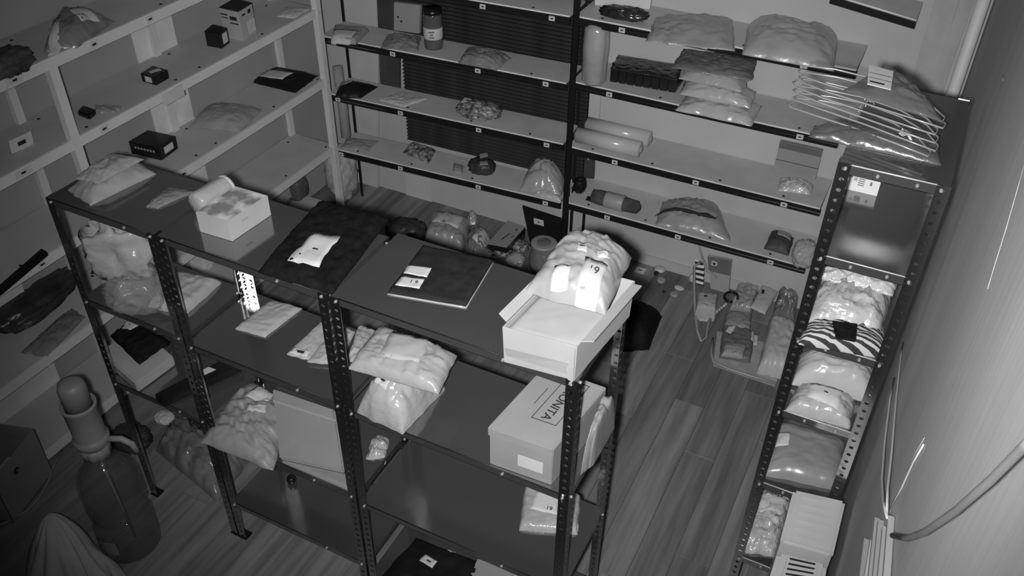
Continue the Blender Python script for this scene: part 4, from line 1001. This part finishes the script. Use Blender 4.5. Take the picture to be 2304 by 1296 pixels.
t, A = standing('patterned_pack', 'black and white patterned pack leaning on the back wall behind the looped cable', 'pack', [(1560, 652), (1580, 656), (1584, 600), (1564, 582)], 2.79, 2.82, .02, ZEBRA)
pts = [hy(1572, 545, 2.80), hy(1578, 575, 2.80), hy(1590, 605, 2.78), hy(1612, 625, 2.74)]
cordp = [hy(1576, 590, 2.77), hy(1562, 600, 2.74), hz(1562, 650, .10), hz(1564, 700, .03), hz(1569, 745, .01), hz(1578, 768, .008), hz(1588, 760, .008), hz(1592, 735, .008), hz(1602, 708, .02)]
tag(tube('looped_cable', cordp, .008, GPLAST), 'pale thick cable looping from the back wall onto the floor', 'cable')
tag(tube('thin_cable', pts, .006, GPLAST), 'thin pale cable hanging on the wall below the lowest shelf', 'cable')
parcel('paper_bag', 'plain grey paper bag on the floor beside the looped cable', 'bag', 0, [(1566, 692), (1612, 697), (1617, 660), (1568, 655)], .10, mat('plain_grey_paper', .33, .75, .15, .04), seed=131, rise=.08, wr=.05, dome=.1, zq=.9, labels=[[(1583, 672), (1590, 673), (1590, 669), (1583, 668)]], lmat=INK)
Pt_ = Q(.004, (1573, 722), (1592, 724), (1592, 698), (1573, 696))
t = thing('framed_tag', 'small white framed tag on the floor below the paper bag', 'tag', base_of(Pt_)); prism('frame', Pt_, .004, PAPER, t)
prism('dim_window', [bil(Pt_, u, v) + UP * .004 for u, v in ((.22, .18), (.78, .18), (.78, .82), (.22, .82))], .001, GCARD, t)
t = thing('bead_string', 'short string of shiny beads on the floor by the paper bag', 'beads', hz(1612, 706, 0))
for k, px in enumerate(((1598, 716), (1603, 711), (1608, 707), (1613, 703), (1618, 699), (1623, 695), (1628, 691), (1632, 687), (1600, 702), (1592, 706))):
    lump('bead', hz(px[0], px[1], 0), (.009, .009, .009), FOIL, t, seed=k, amp=.15, sub=2)
parcel('grey_mailer', 'creased grey mailer in the floor pile near the back wall', 'mailer', 0, [(1642, 690), (1690, 700), (1715, 640), (1665, 622)], .07, GPOLY, seed=132, rise=.12, wr=.4, zq=.5, dome=.15)
parcel('white_envelope', 'pale envelope with small numbers on the floor pile', 'envelope', .085, [(1688, 690), (1722, 706), (1752, 655), (1716, 640)], .02, mat('pile_envelope', .40, .6, .25, .05), labels=[[(1712, 662), (1718, 664), (1720, 655), (1714, 653)]], lmat=INK, seed=133, rise=.15, wr=.15)
hc_ = hz(1645, 668, .085)
tag(tube('black_hair_band', [hc_ + Vector((.04 * math.cos(x / 14 * 5.2), .05 * math.sin(x / 14 * 5.2), .0)) for x in range(15)], .008, BPLAST), 'curved black band lying on the grey mailer of the floor pile', 'band')
parcel('flat_grey_box', 'flat grey wrapped box in the middle of the floor pile', 'box', 0, [(1628, 732), (1690, 738), (1694, 700), (1636, 694)], .045, mat('pile_grey', .22, .5, .3, .1), seed=134, rise=.1, wr=.1, zq=.8)
parcel('grey_sack', 'dark grey sack with white tag low in the floor pile', 'bag', 0, [(1618, 800), (1690, 812), (1700, 742), (1628, 730)], .04, mat('pile_dark', .12, .5, .35, .15), labels=[[(1632, 748), (1644, 754), (1658, 734), (1644, 728)], [(1690, 766), (1706, 768), (1708, 745), (1692, 742)]], seed=135, rise=.08, wr=.25, zq=.6, dome=.1)
parcel('small_card_box', 'small pale folded carton at the front of the floor pile', 'box', .045, [(1624, 798), (1672, 805), (1680, 778), (1630, 772)], .03, mat('pile_card', .26, .6, .3, .08), seed=136, rise=.1, wr=.2)
parcel('tall_white_bag', 'tall white wrapped bag at the right of the floor pile beside the rack', 'bag', 0, [(1705, 825), (1775, 840), (1795, 730), (1735, 705)], .11, mat('pile_white', .42, .35, .45, .06, 9, .1), seed=137, rise=.14, wr=.1, dome=.15, zq=.5)
parcel('clear_floor_bag', 'limp clear bag behind the tall white bag', 'bag', 0, [(1740, 700), (1790, 712), (1800, 660), (1755, 640)], .10, DPOLY, seed=138, rise=.15, wr=.4, zq=.5, dome=.2)
# tray under the pile
tr_ = [hz(a, b, .03) for a, b in ((1604, 760), (1600, 795), (1606, 815), (1640, 830), (1690, 846), (1745, 862))]
t = thing('plastic_tray', 'shallow clear plastic tray rim in front of the floor pile', 'tray', Vector((tr_[2].x, tr_[2].y, 0)))
tube('rim', tr_, .008, GPLAST, t, radii=[.006, .008, .008, .008, .008, .006])
P4 = [tr_[2], tr_[5], tr_[5] - UP * .029 + Vector((0, .02, 0)), tr_[2] - UP * .029 + Vector((0, .02, 0))]
hexa('front_wall', P4, [p + Vector((0, .003, 0)) for p in P4], CLEAR, t)
Pbt = [Vector((p.x, p.y, .002)) for p in (tr_[2], tr_[5], tr_[5] + Vector((0, .35, 0)), tr_[0] + Vector((0, .1, 0)))]
prism('base', Pbt, .003, CLEAR, t)

# ---- left floor: water bottle with pump, boxes, sack
wb = hz(300, 1222, 0); 
t = thing('water_bottle', 'large clear water bottle with a hand pump at the lower left', 'bottle', wb)
lathe('bottle', [(.02, .0), (.10, .0), (.124, .02), (.127, .07), (.127, .19), (.118, .215), (.106, .235), (.118, .26), (.125, .29), (.125, .42), (.118, .47), (.09, .525), (.05, .565), (.032, .58), (.031, .63)], wb, BOTTLE, t, seg=40)
top = wb + UP * .615
lathe('pump_collar', [(.05, -.02), (.055, -.018), (.055, .03), (.042, .035)], top, PUMPM, t, rib=(.05, 9), seg=36)
lathe('pump_body', [(.05, .035), (.066, .055), (.07, .07), (.07, .088), (.064, .092), (.062, .10), (.064, .25), (.068, .256), (.068, .27), (.062, .272), (.055, .24)], top, PUMPM, t, seg=32)
lathe('pump_button', [(.053, .24), (.053, .355), (.047, .378), (.03, .386), (.005, .387)], top, mat('pump_button', .17, .45, .35, .05), t, seg=32)
s0 = top + UP * .07
tube('spout', [s0 + RX * .055, s0 + RX * .12 + UP * .0, s0 + RX * .155 - UP * .03, s0 + RX * .165 - UP * .075], .013, PUMPM, t, seg=12)
tube('dip_tube', [top + UP * .0, wb + UP * .05 + RX * .02], .005, PUMPM, t)
lq = [wb + (-RY * 0 + Vector((math.cos(a), math.sin(a), 0))) * .128 for a in (math.radians(200), math.radians(245))]
lab_pts = []
for k in range(5):
    a_ = math.radians(252 + 12 * k); lab_pts.append(wb + Vector((math.cos(a_), math.sin(a_), 0)) * .1283)
V = []; F = []
for p in lab_pts: V += [p + UP * .09, p + UP * .17]
for p in lab_pts:
    d_ = (p - wb).normalized() * .0015; V += [p + UP * .09 + d_, p + UP * .17 + d_]
for k in range(4):
    F.append((2 * k, 2 * k + 1, 2 * k + 3, 2 * k + 2)); F.append((10 + 2 * k, 10 + 2 * k + 2, 10 + 2 * k + 3, 10 + 2 * k + 1))
raw('bottle_label', V, F, PUMPM, t)
# open cardboard box at the left edge
p0 = hz(30, 1180, 0); p1 = hz(118, 1060, 0)
fb = [hz(32, 1178, .0), hz(120, 1062, .0)]
A0 = fb[0]; B0 = fb[1]
h_ = .30
dv = (B0 - A0); inw = Vector((-dv.y, dv.x, 0)).normalized() * .22
t = thing('cardboard_box', 'open cardboard box with a dark emblem at the left edge', 'box', (A0 + B0) / 2)
BR = BROWN
cs = [A0, B0, B0 + inw, A0 + inw]
for k, nm in enumerate(('front_wall', 'side_wall', 'back_wall', 'side_wall')):
    a, b = cs[k], cs[(k + 1) % 4]; n = (b - a).cross(UP).normalized() * -.005
    hexa(nm, [a, b, b + n, a + n], [a + UP * h_, b + UP * h_, b + n + UP * h_, a + n + UP * h_], BR, t)
prism('bottom', cs, .006, BR, t)
mc = lerp(A0, B0, .42) + UP * (h_ * .72); nd = dv.cross(UP).normalized()
dn = dv.normalized()
for r in (.016, .008):
    tube('emblem', [mc + nd * .002 + dn * (r * math.cos(x * .42)) + UP * (r * math.sin(x * .42)) for x in range(13)], .003, INK, t, seg=5)
# cable on the floor
tag(tube('floor_cable', [hz(x, y, .006) for x, y in ((-20, 1190), (20, 1172), (60, 1150), (88, 1120), (108, 1085), (120, 1050), (140, 1010))], .006, PUMPM), 'grey cable curving over the floor left of the water bottle', 'cable')
# sack in the lower left corner
ap = hz(112, 1160, .42); bc = hz(185, 1400, 0)
V = []; F = []; seg = 72; nr = 22
for j in range(nr + 1):
    k = j / nr
    c = lerp(ap, Vector((bc.x, bc.y, 0)), k); c.z = .42 * (1 - k ** 1.15)
    rr = .014 + .2 * k ** .75
    for i in range(seg):
        a_ = 2 * math.pi * i / seg
        pl = 1 + (.30 * (ridge(Vector((math.cos(a_) * 2.4, math.sin(a_) * 2.4, 2 + k * 1.2))) - .4) + .10 * math.sin(a_ * 11 + 2.5 * k + math.sin(a_ * 3))) * min(1, 2.2 * k + .35)
        V.append(c + Vector((math.cos(a_), math.sin(a_), 0)) * rr * pl * .95)
for j in range(nr):
    for i in range(seg):
        l = (i + 1) % seg; F.append((j * seg + i, (j + 1) * seg + i, (j + 1) * seg + l, j * seg + l))
F.append(tuple(range(seg)))
F.append(tuple(nr * seg + k for k in range(seg))[::-1])
tag(raw('cloth_sack', V, F, mat('dull_sack', .3, .8, .15, .1, 8, .1, 20), None, Vector((bc.x, bc.y, 0)), smooth=True), 'pleated grey cloth sack in the lower left corner', 'sack')
# film heap under the left rack
parcel('film_heap', 'long heap of clear film-wrapped goods on the floor under the left rack', 'heap', 0, [(345, 1000), (485, 1115), (560, 1020), (400, 905)], .12, mat('heap_film', .13, .2, .6, .4, 9, .5, 16), seed=142, rise=.3, wr=.3, zq=.4, n=30)
lump('dark_bag', hz(300, 1000, 0), (.10, .08, .05), mat('dark_bag_film', .035), seed=143, amp=.3)
tag([x for x in bpy.context.scene.objects if x.name == 'dark_bag.001'][0], 'dark bag on the floor behind the water pump spout', 'bag')
lump('shiny_pouch', hz(372, 945, .12), (.05, .04, .02), FOIL, seed=144, amp=.3)
tag(bpy.context.scene.objects['shiny_pouch'], 'small shiny pouch on the film heap', 'pouch')

# ---- right wall: ducts, cables, curtain in the corner
def wx(y): return 2.945 - (y + 2.6) * .04 / 5.46
duct_px = [((1943, 1214), (1933, 1296)), ((1957, 1218), (1944, 1296)), ((1967, 1167), (1953, 1296)), ((1975, 1172), (1963, 1296)), ((1985, 1187), (1974, 1296)), ((1997, 1163), (1986, 1296))]
dn_ = ['lowest pale cable duct on the right wall', 'second pale cable duct from the bottom on the right wall', 'third pale cable duct from the bottom on the right wall', 'fourth pale cable duct from the bottom on the right wall', 'fifth pale cable duct from the bottom on the right wall', 'uppermost pale cable duct on the right wall']
for (a, b), l in zip(duct_px, dn_):
    p, q = hx(*a, 2.915), hx(*b, 2.915)
    d = (q - p); q = p + d * 2.2
    sz = UP * .007
    P = [p - sz, q - sz, q + sz, p + sz]
    o = hexa('cable_duct', P, [x + Vector((.012, 0, 0)) for x in P], WPLAST, None, base_of(P), bevel=.001)
    tag(o, l, 'duct', 'pale cable ducts on the right wall')
c1 = [hx(a, b, 2.915) for a, b in ((2032, 770), (2027, 800), (2016, 900), (2006, 1020), (1997, 1100), (1995, 1160))]
c2 = [hx(a, b, 2.912) for a, b in ((2012, 850), (2002, 900), (1990, 1000), (1984, 1080), (1987, 1130), (1996, 1165))]
tag(tube('wall_cable', c1, .0028, WPLAST), 'right-hand pale cable of the pair beside the right rack', 'cable')
tag(tube('wall_cable', c2, .0028, WPLAST), 'left-hand pale cable of the pair beside the right rack', 'cable')
tag(tube('wall_cable', [hx(a, b, 2.925) for a, b in ((2078, 1000), (2055, 1040), (2030, 1095), (2010, 1130), (1998, 1165))], .002, WPLAST), 'short pale cable slanting up the right wall to the ducts', 'cable')
tag(tube('grey_hose', [hx(a, b, 2.915) for a, b in ((2330, 985), (2304, 1005), (2230, 1080), (2150, 1150), (2080, 1198), (2040, 1212), (2008, 1205))], .005, mat('grey_hose', .18, .5, .3, .1)), 'grey hose sagging across the right wall', 'hose')
t = thing('corner_curtain', 'pale hanging curtain strips in the back right corner', 'curtain', Vector((2.7, 2.8, 0)))
for k, (u0, u1, yy) in enumerate(((2.668, 2.725, 2.825), (2.72, 2.775, 2.81), (2.77, 2.83, 2.825))):
    V = []; F = []; n = 8
    for j in range(13):
        z = j / 12 * 2.6
        for i in range(n + 1):
            x = u0 + (u1 - u0) * i / n + .012 * math.sin(z * 2 + k); y = yy + .005 * math.sin(i * .4 + k * 2) + .01 * math.sin(z * 1.7 + k)
            V.append(Vector((x, y, z)))
    N = len(V); V += [v + Vector((0, .003, 0)) for v in V]
    for j in range(12):
        for i in range(n):
            a = j * (n + 1) + i; F.append((a, a + 1, a + n + 2, a + n + 1)); F.append((N + a, N + a + n + 1, N + a + n + 2, N + a + 1))
    raw('curtain_strip', V, F, mat('curtain_cloth', .36, .85, .1, .08, 6), t, smooth=True)
tag(tube('white_pipe', [Vector((2.862, 2.70, 0)), Vector((2.862, 2.70, 1.2)), Vector((2.858, 2.70, 2.6))], .028, mat('white_pipe_paint', .56, .5, .3, .04), seg=16), 'white vertical pipe in the back right corner', 'pipe')

# end of a higher wall shelf in the back right corner
p, q = hy(1870, -12, 2.60), hy(2062, 46, 2.60); zz = (p.z + q.z) / 2
t = thing('wall_shelf', 'grey wall shelf with pale edge at the top near the back right corner', 'shelf', Vector(((p.x + q.x) / 2, 2.7, zz)))
hexa('deck', [Vector((p.x, 2.60, p.z - .012)), Vector((q.x, 2.60, q.z - .012)), Vector((q.x, 2.855, q.z - .012)), Vector((p.x, 2.855, p.z - .012))], [Vector((p.x, 2.60, p.z)), Vector((q.x, 2.60, q.z)), Vector((q.x, 2.855, q.z)), Vector((p.x, 2.855, p.z))], DECK, t)
tube('pale_edge', [p, q], .005, EDGE, t, seg=6)
hexa('front_rail', [Vector((p.x, 2.596, p.z - .04)), Vector((q.x, 2.596, q.z - .04)), Vector((q.x, 2.60, q.z - .04)), Vector((p.x, 2.60, p.z - .04))], [Vector((p.x, 2.596, p.z - .006)), Vector((q.x, 2.596, q.z - .006)), Vector((q.x, 2.60, q.z - .006)), Vector((p.x, 2.60, p.z - .006))], BLACKM, t)
